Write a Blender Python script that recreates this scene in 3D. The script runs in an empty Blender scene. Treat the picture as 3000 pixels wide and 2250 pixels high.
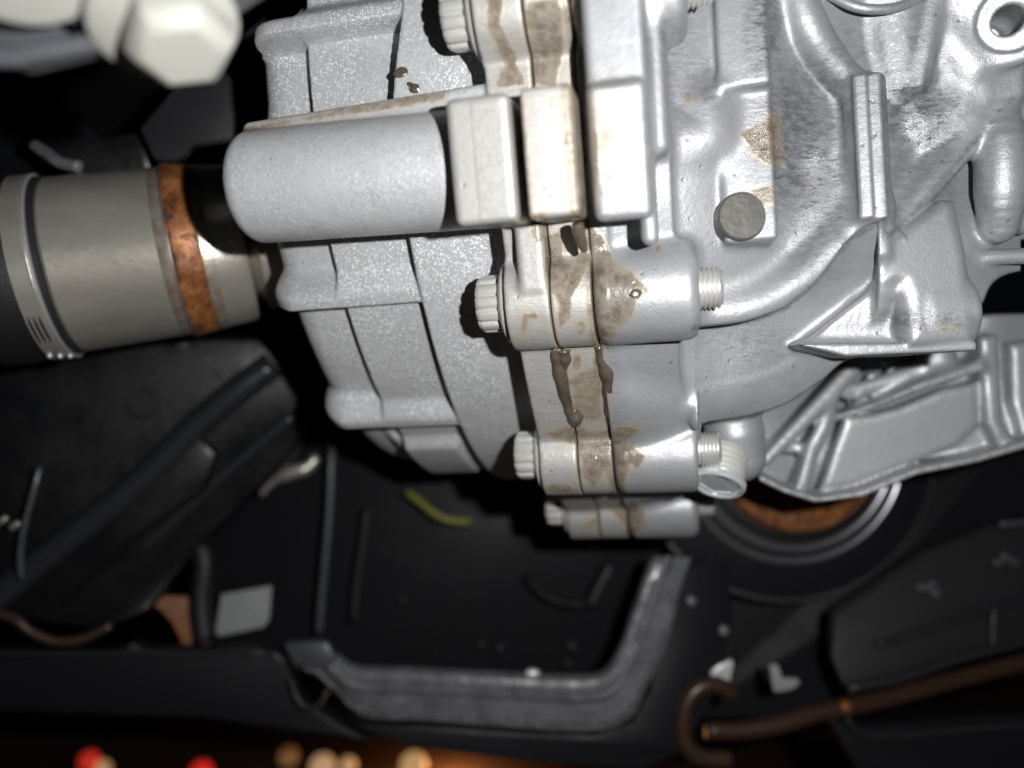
import bpy, bmesh, math, random
import numpy as np
from mathutils import Vector, Matrix
random.seed(7)
S = bpy.context.scene
COL = S.collection
MM = 0.001
# ------------------------------------------------------------------ camera
LENS = 27.0
KP = 36.0 / LENS / 3000.0            # mm per photo pixel and per mm of distance
cam = bpy.data.cameras.new('camera')
cam.lens = LENS; cam.sensor_width = 36; cam.clip_start = 0.01; cam.clip_end = 60
cam.dof.use_dof = True; cam.dof.focus_distance = 0.205; cam.dof.aperture_fstop = 5.2
camo = bpy.data.objects.new('camera', cam); COL.objects.link(camo)
camo.rotation_euler = (math.radians(90), 0, 0)
S.camera = camo
# ------------------------------------------------------------------ world, lamps, exposure
w = bpy.data.worlds.new('World'); S.world = w; w.use_nodes = True
w.node_tree.nodes['Background'].inputs[0].default_value = (0.75, 0.85, 1.0, 1)
w.node_tree.nodes['Background'].inputs[1].default_value = 0.002
S.view_settings.view_transform = 'Standard'; S.view_settings.look = 'None'
S.view_settings.exposure = 0.0; S.view_settings.gamma = 1.0
def lamp(name, kind, loc, power, col, size=None):
    l = bpy.data.lights.new(name, kind); l.energy = power; l.color = col
    if kind == 'POINT': l.shadow_soft_size = size
    o = bpy.data.objects.new(name, l); COL.objects.link(o); o.location = [c * MM for c in loc]
    return o
lamp('phone_flash', 'POINT', (44, -3, 17), 3.25, (1.0, 0.995, 0.985), 0.0028)
lamp('street_lamp_light', 'POINT', (-60, 820, -420), 1.2, (1.0, 0.45, 0.16), 0.04)
S.cycles.use_denoising = True
S.cycles.max_bounces = 6

# ------------------------------------------------------------------ frames
def P(px, py, d):
    return Vector(((px - 1500) * KP * d, d, (1125 - py) * KP * d))
AX = np.array([1, -.2019, .0532]); AX /= np.linalg.norm(AX)
_c = np.array([0, -1., 0]); CX = _c - _c @ AX * AX; CX /= np.linalg.norm(CX)
VX = np.cross(AX, CX); VX *= -np.sign(VX[2])
OX = np.array([33, 327.3, 97.8])
RX = np.array([AX, CX, VX])
def Q(px, py, d): return RX @ (np.array(P(px, py, d)) - OX)         # photo point -> gearbox frame (a, u, v)
def W(p): return Vector(OX + RX.T @ np.asarray(p, float))            # gearbox frame -> world mm
def CY(a, th, r): t = math.radians(th); return np.array([a, r * math.cos(t), r * math.sin(t)])
def to_px(p):
    q = OX + p @ RX
    return 1500 + q[..., 0] / q[..., 1] / KP, 1125 - q[..., 2] / q[..., 1] / KP

# ------------------------------------------------------------------ materials
def mat(name, base, rough=0.5, metal=0.0, bump=0.0, bscale=900, var=0.0, vscale=60, coat=0.0, spec=0.5, stretch=None):
    m = bpy.data.materials.new(name); m.use_nodes = True
    nt = m.node_tree; n = nt.nodes; b = n['Principled BSDF']
    b.inputs['Base Color'].default_value = (*base, 1); b.inputs['Roughness'].default_value = rough
    b.inputs['Metallic'].default_value = metal; b.inputs['Coat Weight'].default_value = coat
    b.inputs['Specular IOR Level'].default_value = spec
    tc = n.new('ShaderNodeTexCoord'); src = tc.outputs['Object']
    if stretch:
        mp = n.new('ShaderNodeMapping'); mp.inputs['Scale'].default_value = stretch
        nt.links.new(src, mp.inputs[0]); src = mp.outputs[0]
    if var:
        nz = n.new('ShaderNodeTexNoise'); nz.inputs['Scale'].default_value = vscale; nz.inputs['Detail'].default_value = 6
        nz.inputs['Roughness'].default_value = .65
        nt.links.new(src, nz.inputs[0])
        mr = n.new('ShaderNodeMapRange'); mr.inputs[1].default_value = .3; mr.inputs[2].default_value = .7
        mr.inputs[3].default_value = 1 - var; mr.inputs[4].default_value = 1 + var
        nt.links.new(nz.outputs[0], mr.inputs[0])
        mx = n.new('ShaderNodeMix'); mx.data_type = 'RGBA'; mx.blend_type = 'MULTIPLY'; mx.inputs[0].default_value = 1
        mx.inputs[6].default_value = (*base, 1); nt.links.new(mr.outputs[0], mx.inputs[7])
        nt.links.new(mx.outputs[2], b.inputs['Base Color'])
        m2 = n.new('ShaderNodeMapRange'); m2.inputs[1].default_value = .3; m2.inputs[2].default_value = .7
        m2.inputs[3].default_value = min(1, rough + var * .5); m2.inputs[4].default_value = max(.05, rough - var * .5)
        nt.links.new(nz.outputs[0], m2.inputs[0]); nt.links.new(m2.outputs[0], b.inputs['Roughness'])
    if bump:
        nb = n.new('ShaderNodeTexNoise'); nb.inputs['Scale'].default_value = bscale; nb.inputs['Detail'].default_value = 4
        nt.links.new(src, nb.inputs[0])
        bp = n.new('ShaderNodeBump'); bp.inputs['Strength'].default_value = bump; bp.inputs['Distance'].default_value = .0006
        nt.links.new(nb.outputs[0], bp.inputs['Height']); nt.links.new(bp.outputs[0], b.inputs['Normal'])
    return m

def cast_mat(name, base, rough, metal, speck=0.0, bump=.25, smudge=.0, brush=0.0, pits=.6):
    """cast aluminium: grain, blotches, optional pale oxide rings, brown grease where the 'stain' attribute says so"""
    m = bpy.data.materials.new(name); m.use_nodes = True
    nt = m.node_tree; n = nt.nodes; L = nt.links.new; b = n['Principled BSDF']
    tc = n.new('ShaderNodeTexCoord')
    def noise(scale, detail=5, rg=.6, mapping=None):
        z = n.new('ShaderNodeTexNoise'); z.inputs['Scale'].default_value = scale; z.inputs['Detail'].default_value = detail
        z.inputs['Roughness'].default_value = rg
        s = tc.outputs['Object']
        if mapping:
            mp = n.new('ShaderNodeMapping'); mp.inputs['Scale'].default_value = mapping; L(s, mp.inputs[0]); s = mp.outputs[0]
        L(s, z.inputs[0]); return z.outputs[0]
    def rng(s, a, c, lo, hi, smooth=False):
        r = n.new('ShaderNodeMapRange'); r.inputs[1].default_value = a; r.inputs[2].default_value = c
        r.inputs[3].default_value = lo; r.inputs[4].default_value = hi
        if smooth: r.interpolation_type = 'SMOOTHSTEP'
        L(s, r.inputs[0]); return r.outputs[0]
    def math_(op, a, c):
        r = n.new('ShaderNodeMath'); r.operation = op
        for i, x in enumerate((a, c)):
            if isinstance(x, (int, float)): r.inputs[i].default_value = x
            else: L(x, r.inputs[i])
        return r.outputs[0]
    def mix(f, a, c):
        r = n.new('ShaderNodeMix'); r.data_type = 'RGBA'
        if isinstance(f, float): r.inputs[0].default_value = f
        else: L(f, r.inputs[0])
        for i, x in ((6, a), (7, c)):
            if isinstance(x, tuple): r.inputs[i].default_value = (*x, 1)
            else: L(x, r.inputs[i])
        return r.outputs[2]
    big = noise(45, 7, .62); fine = noise(700, 4); grit = noise(1500, 3)
    col = mix(rng(big, .35, .68, 0, 1), tuple(c * .86 for c in base), tuple(min(1, c * 1.08) for c in base))
    col = mix(rng(fine, .35, .7, 0, .35), col, tuple(c * .8 for c in base))
    mot = noise(120, 9, .7)
    col = mix(rng(mot, .40, .64, 0, .55), col, tuple(c * .66 for c in base))
    rgh = math_('ADD', rng(big, .3, .7, rough + .08, rough - .07), rng(mot, .4, .65, -.05, .06))
    bmp = math_('ADD', math_('ADD', math_('MULTIPLY', fine, .8), math_('MULTIPLY', grit, .6)), math_('MULTIPLY', noise(300, 6, .7), 1.0))
    pv = n.new('ShaderNodeTexVoronoi'); pv.inputs['Scale'].default_value = 330; L(tc.outputs['Object'], pv.inputs[0])
    pc = n.new('ShaderNodeSeparateColor'); L(pv.outputs['Color'], pc.inputs[0])
    pit = math_('MULTIPLY', rng(pv.outputs['Distance'], .10, .2, 1, 0, True), math_('GREATER_THAN', pc.outputs[1], .86))
    col = mix(math_('MULTIPLY', pit, pits), col, tuple(c * .3 for c in base)); bmp = math_('SUBTRACT', bmp, math_('MULTIPLY', pit, 1.5))
    if smudge:
        sm = noise(300, 9, .75, (1.0, 1.0, 2.4)); at = n.new('ShaderNodeAttribute'); at.attribute_name = 'burnish_shade'
        col = mix(math_('MULTIPLY', at.outputs['Fac'], .52), col, tuple(c * .42 for c in base))  # even darkening: burnished metal, plus shading of sloping faces painted into the colour
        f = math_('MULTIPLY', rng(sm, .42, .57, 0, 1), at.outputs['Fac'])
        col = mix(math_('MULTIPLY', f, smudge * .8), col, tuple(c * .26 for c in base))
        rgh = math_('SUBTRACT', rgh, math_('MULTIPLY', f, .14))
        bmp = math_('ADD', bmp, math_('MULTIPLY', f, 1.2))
    if brush:
        br = noise(260, 5, .6, (1.0, 1.0, 7.0)); at = n.new('ShaderNodeAttribute'); at.attribute_name = 'machined'
        bmp = math_('ADD', bmp, math_('MULTIPLY', math_('MULTIPLY', br, at.outputs['Fac']), brush))
        col = mix(math_('MULTIPLY', rng(br, .4, .6, 0, .3), at.outputs['Fac']), col, tuple(c * .6 for c in base))
    if speck:
        at_ = n.new('ShaderNodeAttribute'); at_.attribute_name = 'fleck'; spk = at_.outputs['Fac']
        mask = rng(noise(60, 3), .42, .6, .25, 1)
        for sc, lo, hi in ((1450, .16, .38), (2100, .12, .36), (1050, .2, .33)):
            v = n.new('ShaderNodeTexVoronoi'); v.inputs['Scale'].default_value = sc
            wn = n.new('ShaderNodeMixRGB') if False else None
            L(tc.outputs['Object'], v.inputs[0])
            d = v.outputs['Distance']
            ring = math_('MULTIPLY', rng(d, lo - .07, lo, 0, 1, True), rng(d, hi, hi + .06, 1, 0, True))
            sel = n.new('ShaderNodeSeparateColor'); L(v.outputs['Color'], sel.inputs[0])
            pick = math_('GREATER_THAN', sel.outputs[0], .66)
            f = math_('MULTIPLY', math_('MULTIPLY', ring, pick), math_('MULTIPLY', mask, spk))
            col = mix(math_('MULTIPLY', f, speck), col, (.86, .88, .89))
            bmp = math_('ADD', bmp, math_('MULTIPLY', f, .35))
    # grease
    sa = n.new('ShaderNodeAttribute'); sa.attribute_name = 'stain'
    sn = noise(170, 11, .74); sn2 = noise(420, 5, .6)
    s = math_('ADD', sa.outputs['Fac'], math_('MULTIPLY', math_('SUBTRACT', sn, .5), .95))
    f1 = rng(s, .40, .62, 0, 1, True)
    brown = mix(rng(sn2, .35, .65, 0, 1), (.095, .068, .040), (.17, .127, .078))
    brown = mix(rng(s, .62, .98, 0, .85), brown, (.06, .045, .03))
    rim_ = math_('MULTIPLY', rng(s, .47, .53, 0, 1, True), rng(s, .53, .62, 1, 0, True))
    brown = mix(math_('MULTIPLY', rim_, .25), brown, (.07, .052, .034))
    gv = n.new('ShaderNodeTexVoronoi'); gv.inputs['Scale'].default_value = 1500; L(tc.outputs['Object'], gv.inputs[0])
    gsel = n.new('ShaderNodeSeparateColor'); L(gv.outputs['Color'], gsel.inputs[0])
    grain_ = math_('MULTIPLY', rng(gv.outputs['Distance'], .15, .4, 1, 0), math_('GREATER_THAN', gsel.outputs[0], .72))
    brown = mix(math_('MULTIPLY', grain_, rng(sn2, .45, .6, 0, .75)), brown, (.50, .43, .32))
    wash = rng(s, .12, .55, 0, .42)
    col = mix(wash, col, (.44, .36, .25))
    col = mix(math_('MULTIPLY', f1, rng(sn2, .38, .62, .52, .86)), col, brown)
    rgh = math_('SUBTRACT', rgh, math_('MULTIPLY', f1, .2))
    met = math_('MULTIPLY', math_('SUBTRACT', 1.0, math_('MULTIPLY', f1, .8)), metal)
    bmp = math_('ADD', bmp, math_('MULTIPLY', f1, .9))
    L(col, b.inputs['Base Color']); L(rgh, b.inputs['Roughness']); L(met, b.inputs['Metallic'])
    bp = n.new('ShaderNodeBump'); bp.inputs['Strength'].default_value = bump; bp.inputs['Distance'].default_value = .0005
    L(bmp, bp.inputs['Height']); L(bp.outputs[0], b.inputs['Normal'])
    return m

M = {}
M['cover'] = cast_mat('speckled_cast_aluminium', (.55, .56, .575), .50, .3, pits=.2, speck=.95, bump=.3)
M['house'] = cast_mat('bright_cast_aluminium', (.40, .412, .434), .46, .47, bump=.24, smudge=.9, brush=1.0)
M['spacer'] = cast_mat('machined_aluminium', (.50, .49, .468), .46, .4, bump=.22, brush=1.3)
M['far'] = cast_mat('grey_cast_aluminium', (.44, .45, .465), .48, .42, bump=.25)
M['bolt'] = mat('zinc_flake_coating', (.62, .62, .59), .40, .45, bump=.12, var=.06, vscale=200)
M['thread'] = mat('bolt_thread_steel', (.60, .60, .58), .38, .6, bump=.1)
M['zinc'] = mat('blue_zinc_plating', (.70, .76, .77), .18, .55, var=.12, vscale=140)
M['seal'] = mat('brown_gasket_sealant', (.075, .060, .046), .2, 0, bump=.35, bscale=420, var=.3, vscale=240)
M['plug'] = mat('dull_steel_plug', (.075, .074, .066), .5, .25, bump=.3, bscale=400, var=.2, vscale=160)
M['tube'] = mat('bare_steel_tube', (.50, .475, .42), .34, .66, bump=.12, var=.3, vscale=55, stretch=(.25, 1, 1))
M['boot'] = mat('black_rubber', (.009, .009, .0095), .55, 0, bump=.2)
M['white'] = mat('white_bolt_coating', (.34, .34, .31), .5, .1, var=.04)
M['arm'] = mat('grey_painted_steel', (.075, .08, .088), .42, .2, bump=.25, bscale=300, var=.4, vscale=60)
M['black'] = mat('black_painted_steel', (.0045, .005, .006), .42, 0, bump=.3, bscale=220, var=.35, vscale=40, spec=.3)
M['plastic'] = mat('black_plastic', (.019, .0195, .0215), .45, 0, bump=.3, bscale=500, spec=.35, var=.25, vscale=60)
M['grained'] = mat('grained_grey_plastic', (.12, .123, .13), .42, 0, bump=.9, bscale=170, var=.5, vscale=110)
M['gloss'] = mat('glossy_black_paint', (.022, .024, .028), .28, 0, bump=.25, bscale=200)
M['panel'] = mat('dark_plastic_panel', (.010, .0105, .0125), .5, 0, bump=.2, bscale=250, var=.3, vscale=30, spec=.2)
M['orange'] = mat('orange_brown_plastic', (.22, .085, .03), .6, 0, var=.2)
M['paper'] = mat('grey_label_paper', (.27, .28, .28), .7, 0, var=.08, vscale=90)
M['yellow'] = mat('yellow_wire_insulation', (.17, .165, .03), .5)
M['copper'] = mat('brown_coated_pipe', (.05, .027, .017), .35, .2, var=.2)
M['ground'] = mat('dark_brown_ground', (.055, .03, .018), .8, 0, bump=.4, bscale=40, var=.5, vscale=9)
M['chrome'] = mat('bright_clip_steel', (.8, .8, .8), .35, .4)
M['rim'] = mat('polished_steel_rim', (.5, .5, .54), .3, .9)
def rust_mat():
    m = mat('rusty_steel', (.27, .10, .03), .5, .3, bump=.5, bscale=350, var=.7, vscale=110)
    n = m.node_tree.nodes; L = m.node_tree.links.new; tc = n.new('ShaderNodeTexCoord'); nz = n.new('ShaderNodeTexNoise')
    nz.inputs['Scale'].default_value = 150; nz.inputs['Detail'].default_value = 8; nz.inputs['Roughness'].default_value = .7; L(tc.outputs['Object'], nz.inputs[0])
    cr = n.new('ShaderNodeValToRGB'); e = cr.color_ramp.elements; e[0].position = .36; e[0].color = (.07, .03, .018, 1); e[1].position = .66; e[1].color = (.40, .19, .07, 1)
    k = e.new(.5); k.color = (.25, .085, .025, 1); L(nz.outputs[0], cr.inputs[0]); L(cr.outputs[0], n['Principled BSDF'].inputs['Base Color'])
    return m
M['rust'] = rust_mat()
def half_rust():
    m = M['tube'].copy(); m.name = 'rust_stained_steel'; n = m.node_tree.nodes; L = m.node_tree.links.new; b = n['Principled BSDF']
    old = b.inputs['Base Color'].links[0].from_socket; tc = n.new('ShaderNodeTexCoord'); nz = n.new('ShaderNodeTexNoise')
    nz.inputs['Scale'].default_value = 170; nz.inputs['Detail'].default_value = 9; nz.inputs['Roughness'].default_value = .7; L(tc.outputs['Object'], nz.inputs[0])
    r = n.new('ShaderNodeMapRange'); r.inputs[1].default_value = .36; r.inputs[2].default_value = .74; r.inputs[4].default_value = .8; L(nz.outputs[0], r.inputs[0])
    x = n.new('ShaderNodeMix'); x.data_type = 'RGBA'; L(r.outputs[0], x.inputs[0]); L(old, x.inputs[6]); x.inputs[7].default_value = (.26, .12, .045, 1); L(x.outputs[2], b.inputs['Base Color'])
    return m
M['half_rust'] = half_rust()
def glow(name, col, s):
    m = bpy.data.materials.new(name); m.use_nodes = True; n = m.node_tree.nodes; b = n['Principled BSDF']
    b.inputs['Base Color'].default_value = (*col, 1); b.inputs['Emission Color'].default_value = (*col, 1)
    b.inputs['Emission Strength'].default_value = s
    return m

# ------------------------------------------------------------------ object helpers
def thing(name, label, cat, loc, group=None):
    o = bpy.data.objects.new(name, None); COL.objects.link(o)
    o.location = Vector(loc) * MM; o['label'] = label; o['category'] = cat; o.empty_display_size = .01
    if group: o['group'] = group
    return o
def tag(o, label, cat, group=None):
    o['label'] = label; o['category'] = cat
    if group: o['group'] = group
    return o
def link(name, me, m, parent=None, smooth=True):
    me.materials.append(m)
    if smooth: me.polygons.foreach_set('use_smooth', [True] * len(me.polygons))
    o = bpy.data.objects.new(name, me); COL.objects.link(o)
    if parent is not None:
        o.parent = parent
        wl = Vector(parent.location); pp = parent.parent
        while pp is not None: wl += pp.location; pp = pp.parent
        me.transform(Matrix.Translation(-wl))
    return o
def from_bm(name, bm, m, parent=None, smooth=True, angle=35, bevel=0, seg=2, basis=None):
    if bevel:
        bmesh.ops.recalc_face_normals(bm, faces=bm.faces[:])
        es = [e for e in bm.edges if len(e.link_faces) == 2 and e.calc_face_angle(0) > .5]
        bmesh.ops.bevel(bm, geom=es, offset=bevel, segments=seg, profile=.5, affect='EDGES')
    bmesh.ops.recalc_face_normals(bm, faces=bm.faces[:])
    for v in bm.verts: v.co *= MM
    me = bpy.data.meshes.new(name); bm.to_mesh(me); bm.free()
    o = link(name, me, m, parent, smooth)
    if smooth and angle < 180: me.set_sharp_from_angle(angle=math.radians(angle))
    return o
def lathe(bm, prof, org, axis, n=48, lobes=None):
    """revolve [(s, r)...] (mm) round axis through org; both ends closed"""
    ax = Vector(axis).normalized(); t = ax.cross(Vector((.13, .2, 1))).normalized(); b = ax.cross(t)
    rings = []
    for s, r in prof:
        ring = []
        for i in range(n):
            f = 2 * math.pi * i / n
            rr = r * (lobes(f) if lobes else 1)
            ring.append(bm.verts.new(Vector(org) + ax * s + (t * math.cos(f) + b * math.sin(f)) * rr))
        rings.append(ring)
    for A, B in zip(rings, rings[1:]):
        for i in range(n): bm.faces.new((A[i], A[(i + 1) % n], B[(i + 1) % n], B[i]))
    for r in (rings[0], rings[-1]): bm.faces.new(r)
    return bm
def tube(bm, pts, r, n=10, closed_ends=True):
    pts = [Vector(p) for p in pts]; rr = r if isinstance(r, (list, tuple)) else [r] * len(pts)
    rings = []; up = Vector((.1, 1, .3)).normalized()
    for i, p in enumerate(pts):
        d = (pts[min(i + 1, len(pts) - 1)] - pts[max(i - 1, 0)]).normalized()
        t = d.cross(up).normalized(); b = d.cross(t)
        rings.append([bm.verts.new(p + (t * math.cos(2 * math.pi * k / n) + b * math.sin(2 * math.pi * k / n)) * rr[i]) for k in range(n)])
    for A_, B_ in zip(rings, rings[1:]):
        for k in range(n): bm.faces.new((A_[k], A_[(k + 1) % n], B_[(k + 1) % n], B_[k]))
    bm.faces.new(rings[0]); bm.faces.new(rings[-1])
    return bm
def smooth_line(pts, n=6):
    """Catmull-Rom through the points (any dimension)"""
    p = [np.array(q, float) for q in pts]; p = [2 * p[0] - p[1]] + p + [2 * p[-1] - p[-2]]; out = []
    for i in range(1, len(p) - 2):
        for k in range(n):
            t = k / n
            out.append(.5 * (2 * p[i] + (p[i + 1] - p[i - 1]) * t + (2 * p[i - 1] - 5 * p[i] + 4 * p[i + 1] - p[i + 2]) * t * t + (3 * p[i] - p[i - 1] - 3 * p[i + 1] + p[i + 2]) * t ** 3))
    out.append(p[-2]); return out
def slab(bm, pts, th, back=None):
    """closed plate: outline points (world mm, facing the camera), thickness th along back (default away from camera)"""
    back = Vector(back).normalized() if back else Vector((0, 1, 0))
    f = [bm.verts.new(Vector(p)) for p in pts]; g = [bm.verts.new(Vector(p) + back * th) for p in pts]
    bm.faces.new(f); bm.faces.new(g[::-1])
    for i in range(len(pts)):
        j = (i + 1) % len(pts); bm.faces.new((f[i], g[i], g[j], f[j]))
    return bm
def slab_px(name, pts, th, m, parent=None, bevel=1.0, back=None, seg=2):
    bm = bmesh.new(); slab(bm, [P(*p) for p in pts], th, back)
    return from_bm(name, bm, m, parent, bevel=bevel, seg=seg)

# ------------------------------------------------------------------ signed distance casting engine (gearbox frame, mm)
class Field:
    def __init__(s, lo, hi, h):
        s.lo = np.array(lo, float); s.h = h
        s.n = np.ceil((np.array(hi) - s.lo) / h).astype(int) + 1
        s.F = np.full(s.n, 30., np.float32)
        s.ax = [(s.lo[i] + np.arange(s.n[i]) * h).astype(np.float32) for i in range(3)]
    def box(s, lo, hi, pad):
        i0 = np.clip(np.floor((np.array(lo) - pad - s.lo) / s.h).astype(int), 0, s.n)
        i1 = np.clip(np.ceil((np.array(hi) + pad - s.lo) / s.h).astype(int) + 1, 0, s.n)
        sl = tuple(slice(a, b) for a, b in zip(i0, i1))
        return sl, (s.ax[0][sl[0]][:, None, None], s.ax[1][sl[1]][None, :, None], s.ax[2][sl[2]][None, None, :])
    def all(s): return s.box(s.ax_lo(), s.ax_hi(), 0)
    def ax_lo(s): return [a[0] for a in s.ax]
    def ax_hi(s): return [a[-1] for a in s.ax]
    def add(s, fn, lo, hi, k=1.0, pad=None):
        sl, g = s.box(lo, hi, (k + 2) if pad is None else pad)
        if s.F[sl].size == 0: return
        s.F[sl] = smin(s.F[sl], fn(*g), k)
    def cut(s, fn, lo, hi, k=1.0):
        sl, g = s.box(lo, hi, k + 2)
        if s.F[sl].size == 0: return
        s.F[sl] = -smin(-s.F[sl], fn(*g), k)
    def capsule(s, p, q, r, r2=None, k=1.0, cut=False):
        p = np.array(p, float); q = np.array(q, float); r2 = r if r2 is None else r2; d = q - p; L2 = d @ d
        def fn(x, y, z):
            t = np.clip(((x - p[0]) * d[0] + (y - p[1]) * d[1] + (z - p[2]) * d[2]) / L2, 0, 1)
            return np.sqrt((x - p[0] - t * d[0]) ** 2 + (y - p[1] - t * d[1]) ** 2 + (z - p[2] - t * d[2]) ** 2) - (r + (r2 - r) * t)
        R = max(r, r2)
        (s.cut if cut else s.add)(fn, np.minimum(p, q) - R, np.maximum(p, q) + R, k)
    def path(s, pts, r, k=1.0, n=4, cut=False):
        """tube along photo points (px, py, d); one smooth union of the whole path"""
        c = smooth_line(pts, n); c = [Q(*p) for p in c]
        rs = r if isinstance(r, (list, tuple)) else None
        N = len(c) - 1
        rad = [(np.interp(i / N, np.linspace(0, 1, len(rs)), rs) if rs else r) for i in range(N + 1)]
        lo = np.min(c, 0) - max(rad); hi = np.max(c, 0) + max(rad)
        sl, (x, y, z) = s.box(lo, hi, k + 2)
        if s.F[sl].size == 0: return
        D = None
        for i in range(N):
            p, q = c[i], c[i + 1]; d = q - p; L2 = d @ d
            t = np.clip(((x - p[0]) * d[0] + (y - p[1]) * d[1] + (z - p[2]) * d[2]) / L2, 0, 1)
            e = np.sqrt((x - p[0] - t * d[0]) ** 2 + (y - p[1] - t * d[1]) ** 2 + (z - p[2] - t * d[2]) ** 2) - (rad[i] + (rad[i + 1] - rad[i]) * t)
            D = e if D is None else np.minimum(D, e)
        if cut: s.F[sl] = -smin(-s.F[sl], D, k)
        else: s.F[sl] = smin(s.F[sl], D, k)
    def obox(s, c, half, axes=None, rnd=1.0, k=1.0, cut=False):
        c = np.array(c, float); h = np.array(half, float) - rnd; R = np.eye(3) if axes is None else np.array(axes)
        ext = np.abs(R.T) @ np.array(half, float)
        def fn(x, y, z):
            q = [np.abs((x - c[0]) * R[i, 0] + (y - c[1]) * R[i, 1] + (z - c[2]) * R[i, 2]) - h[i] for i in range(3)]
            o = np.sqrt(np.maximum(q[0], 0) ** 2 + np.maximum(q[1], 0) ** 2 + np.maximum(q[2], 0) ** 2)
            return o + np.minimum(np.maximum(np.maximum(q[0], q[1]), q[2]), 0) - rnd
        (s.cut if cut else s.add)(fn, c - ext, c + ext, k)
    def poly(s, pts, th, rnd=1.0, k=1.0):
        """plate with a polygon outline given as photo points; front follows the points' depth, th thick behind"""
        q = np.array([Q(*p) for p in pts]); A_ = np.c_[q[:, 0], q[:, 2], np.ones(len(q))]
        cf = np.linalg.lstsq(A_, q[:, 1], rcond=None)[0]; pl = q[:, [0, 2]].copy(); cen = pl.mean(0)
        def fn(x, y, z):
            D = None; sg = None
            X = x + 0 * z; Z = z + 0 * x
            n = len(pl); d2 = np.full(X.shape, 1e9, np.float32); ins = np.zeros(X.shape, bool)
            for i in range(n):
                a = pl[i]; b = pl[(i + 1) % n]; e = b - a
                t = np.clip(((X - a[0]) * e[0] + (Z - a[1]) * e[1]) / (e @ e), 0, 1)
                d2 = np.minimum(d2, (X - a[0] - t * e[0]) ** 2 + (Z - a[1] - t * e[1]) ** 2)
                c_ = ((a[1] > Z) != (b[1] > Z)) & (X < (b[0] - a[0]) * (Z - a[1]) / (b[1] - a[1] + 1e-9) + a[0]); ins ^= c_
            d = np.sqrt(d2) * np.where(ins, -1, 1) + rnd
            top = cf[0] * X + cf[1] * Z + cf[2]
            h = np.abs(y - (top - th / 2)) - th / 2 + rnd
            return np.sqrt(np.maximum(d, 0) ** 2 + np.maximum(h, 0) ** 2) + np.minimum(np.maximum(d, h), 0) - rnd
        lo = q.min(0); hi = q.max(0); lo[1] -= th
        s.add(fn, lo, hi, k)
    def cyl(s, p, q, r, rnd=.5, k=1.0, cut=False, r2=None):
        p = np.array(p, float); q = np.array(q, float); L = np.linalg.norm(q - p); e = (q - p) / L; r2 = r if r2 is None else r2
        def fn(x, y, z):
            t = (x - p[0]) * e[0] + (y - p[1]) * e[1] + (z - p[2]) * e[2]
            rho = np.sqrt(np.maximum((x - p[0]) ** 2 + (y - p[1]) ** 2 + (z - p[2]) ** 2 - t * t, 0))
            a = rho - (r + (r2 - r) * np.clip(t / L, 0, 1)) + rnd; b = np.abs(t - L / 2) - L / 2 + rnd
            return np.sqrt(np.maximum(a, 0) ** 2 + np.maximum(b, 0) ** 2) + np.minimum(np.maximum(a, b), 0) - rnd
        R = max(r, r2)
        (s.cut if cut else s.add)(fn, np.minimum(p, q) - R, np.maximum(p, q) + R, k)
    def mesh(s, name, m, parent, attrs=(), relax=1):
        F = s.F.copy()
        # close at the grid border
        for ax in range(3):
            for e in (0, -1):
                ix = [slice(None)] * 3; ix[ax] = e; F[tuple(ix)] = np.maximum(F[tuple(ix)], .3)
        ins = F < 0
        c = np.zeros(np.array(F.shape) - 1, np.int8)
        for i in (0, 1):
            for j in (0, 1):
                for k in (0, 1):
                    c += ins[i:F.shape[0] - 1 + i, j:F.shape[1] - 1 + j, k:F.shape[2] - 1 + k]
        act = (c > 0) & (c < 8); idx = np.argwhere(act)
        vid = np.full(act.shape, -1, np.int32); vid[act] = np.arange(len(idx))
        acc = np.zeros((len(idx), 3)); cnt = np.zeros(len(idx))
        cor = [np.array(q) for q in ((0, 0, 0), (1, 0, 0), (0, 1, 0), (1, 1, 0), (0, 0, 1), (1, 0, 1), (0, 1, 1), (1, 1, 1))]
        val = [F[tuple((idx + q).T)] for q in cor]
        for a, b in ((0, 1), (2, 3), (4, 5), (6, 7), (0, 2), (1, 3), (4, 6), (5, 7), (0, 4), (1, 5), (2, 6), (3, 7)):
            x = (val[a] < 0) != (val[b] < 0)
            t = np.where(x, val[a] / np.where(x, val[a] - val[b], 1), 0)
            acc[x] += (cor[a] + t[:, None] * (cor[b] - cor[a]))[x]; cnt[x] += 1
        v = s.lo + (idx + acc / cnt[:, None]) * s.h
        quads = []
        for ax in range(3):
            o1, o2 = (ax + 1) % 3, (ax + 2) % 3
            A = [slice(None)] * 3; B = [slice(None)] * 3; A[ax] = slice(0, -1); B[ax] = slice(1, None)
            ch = ins[tuple(A)] != ins[tuple(B)]
            e = np.argwhere(ch); ok = (e[:, o1] > 0) & (e[:, o2] > 0) & (e[:, o1] < F.shape[o1] - 1) & (e[:, o2] < F.shape[o2] - 1); e = e[ok]
            st = ins[tuple(A)][tuple(e.T)]
            def g(d1, d2):
                q = e.copy(); q[:, o1] -= d1; q[:, o2] -= d2; return vid[tuple(q.T)]
            q = np.stack([g(1, 1), g(0, 1), g(0, 0), g(1, 0)], 1)
            q[~st] = q[~st][:, ::-1]; quads.append(q)
        q = np.concatenate(quads)
        for _ in range(relax):
            sm = np.zeros_like(v); n = np.zeros(len(v))
            for a, b in ((0, 1), (1, 2), (2, 3), (3, 0)):
                for x, y in ((a, b), (b, a)):
                    for k in range(3): sm[:, k] += np.bincount(q[:, x], v[q[:, y], k], len(v))
                    n += np.bincount(q[:, x], minlength=len(v))
            v = v * .6 + sm / n[:, None] * .4
        wv = (OX + v @ RX) * MM
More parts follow.
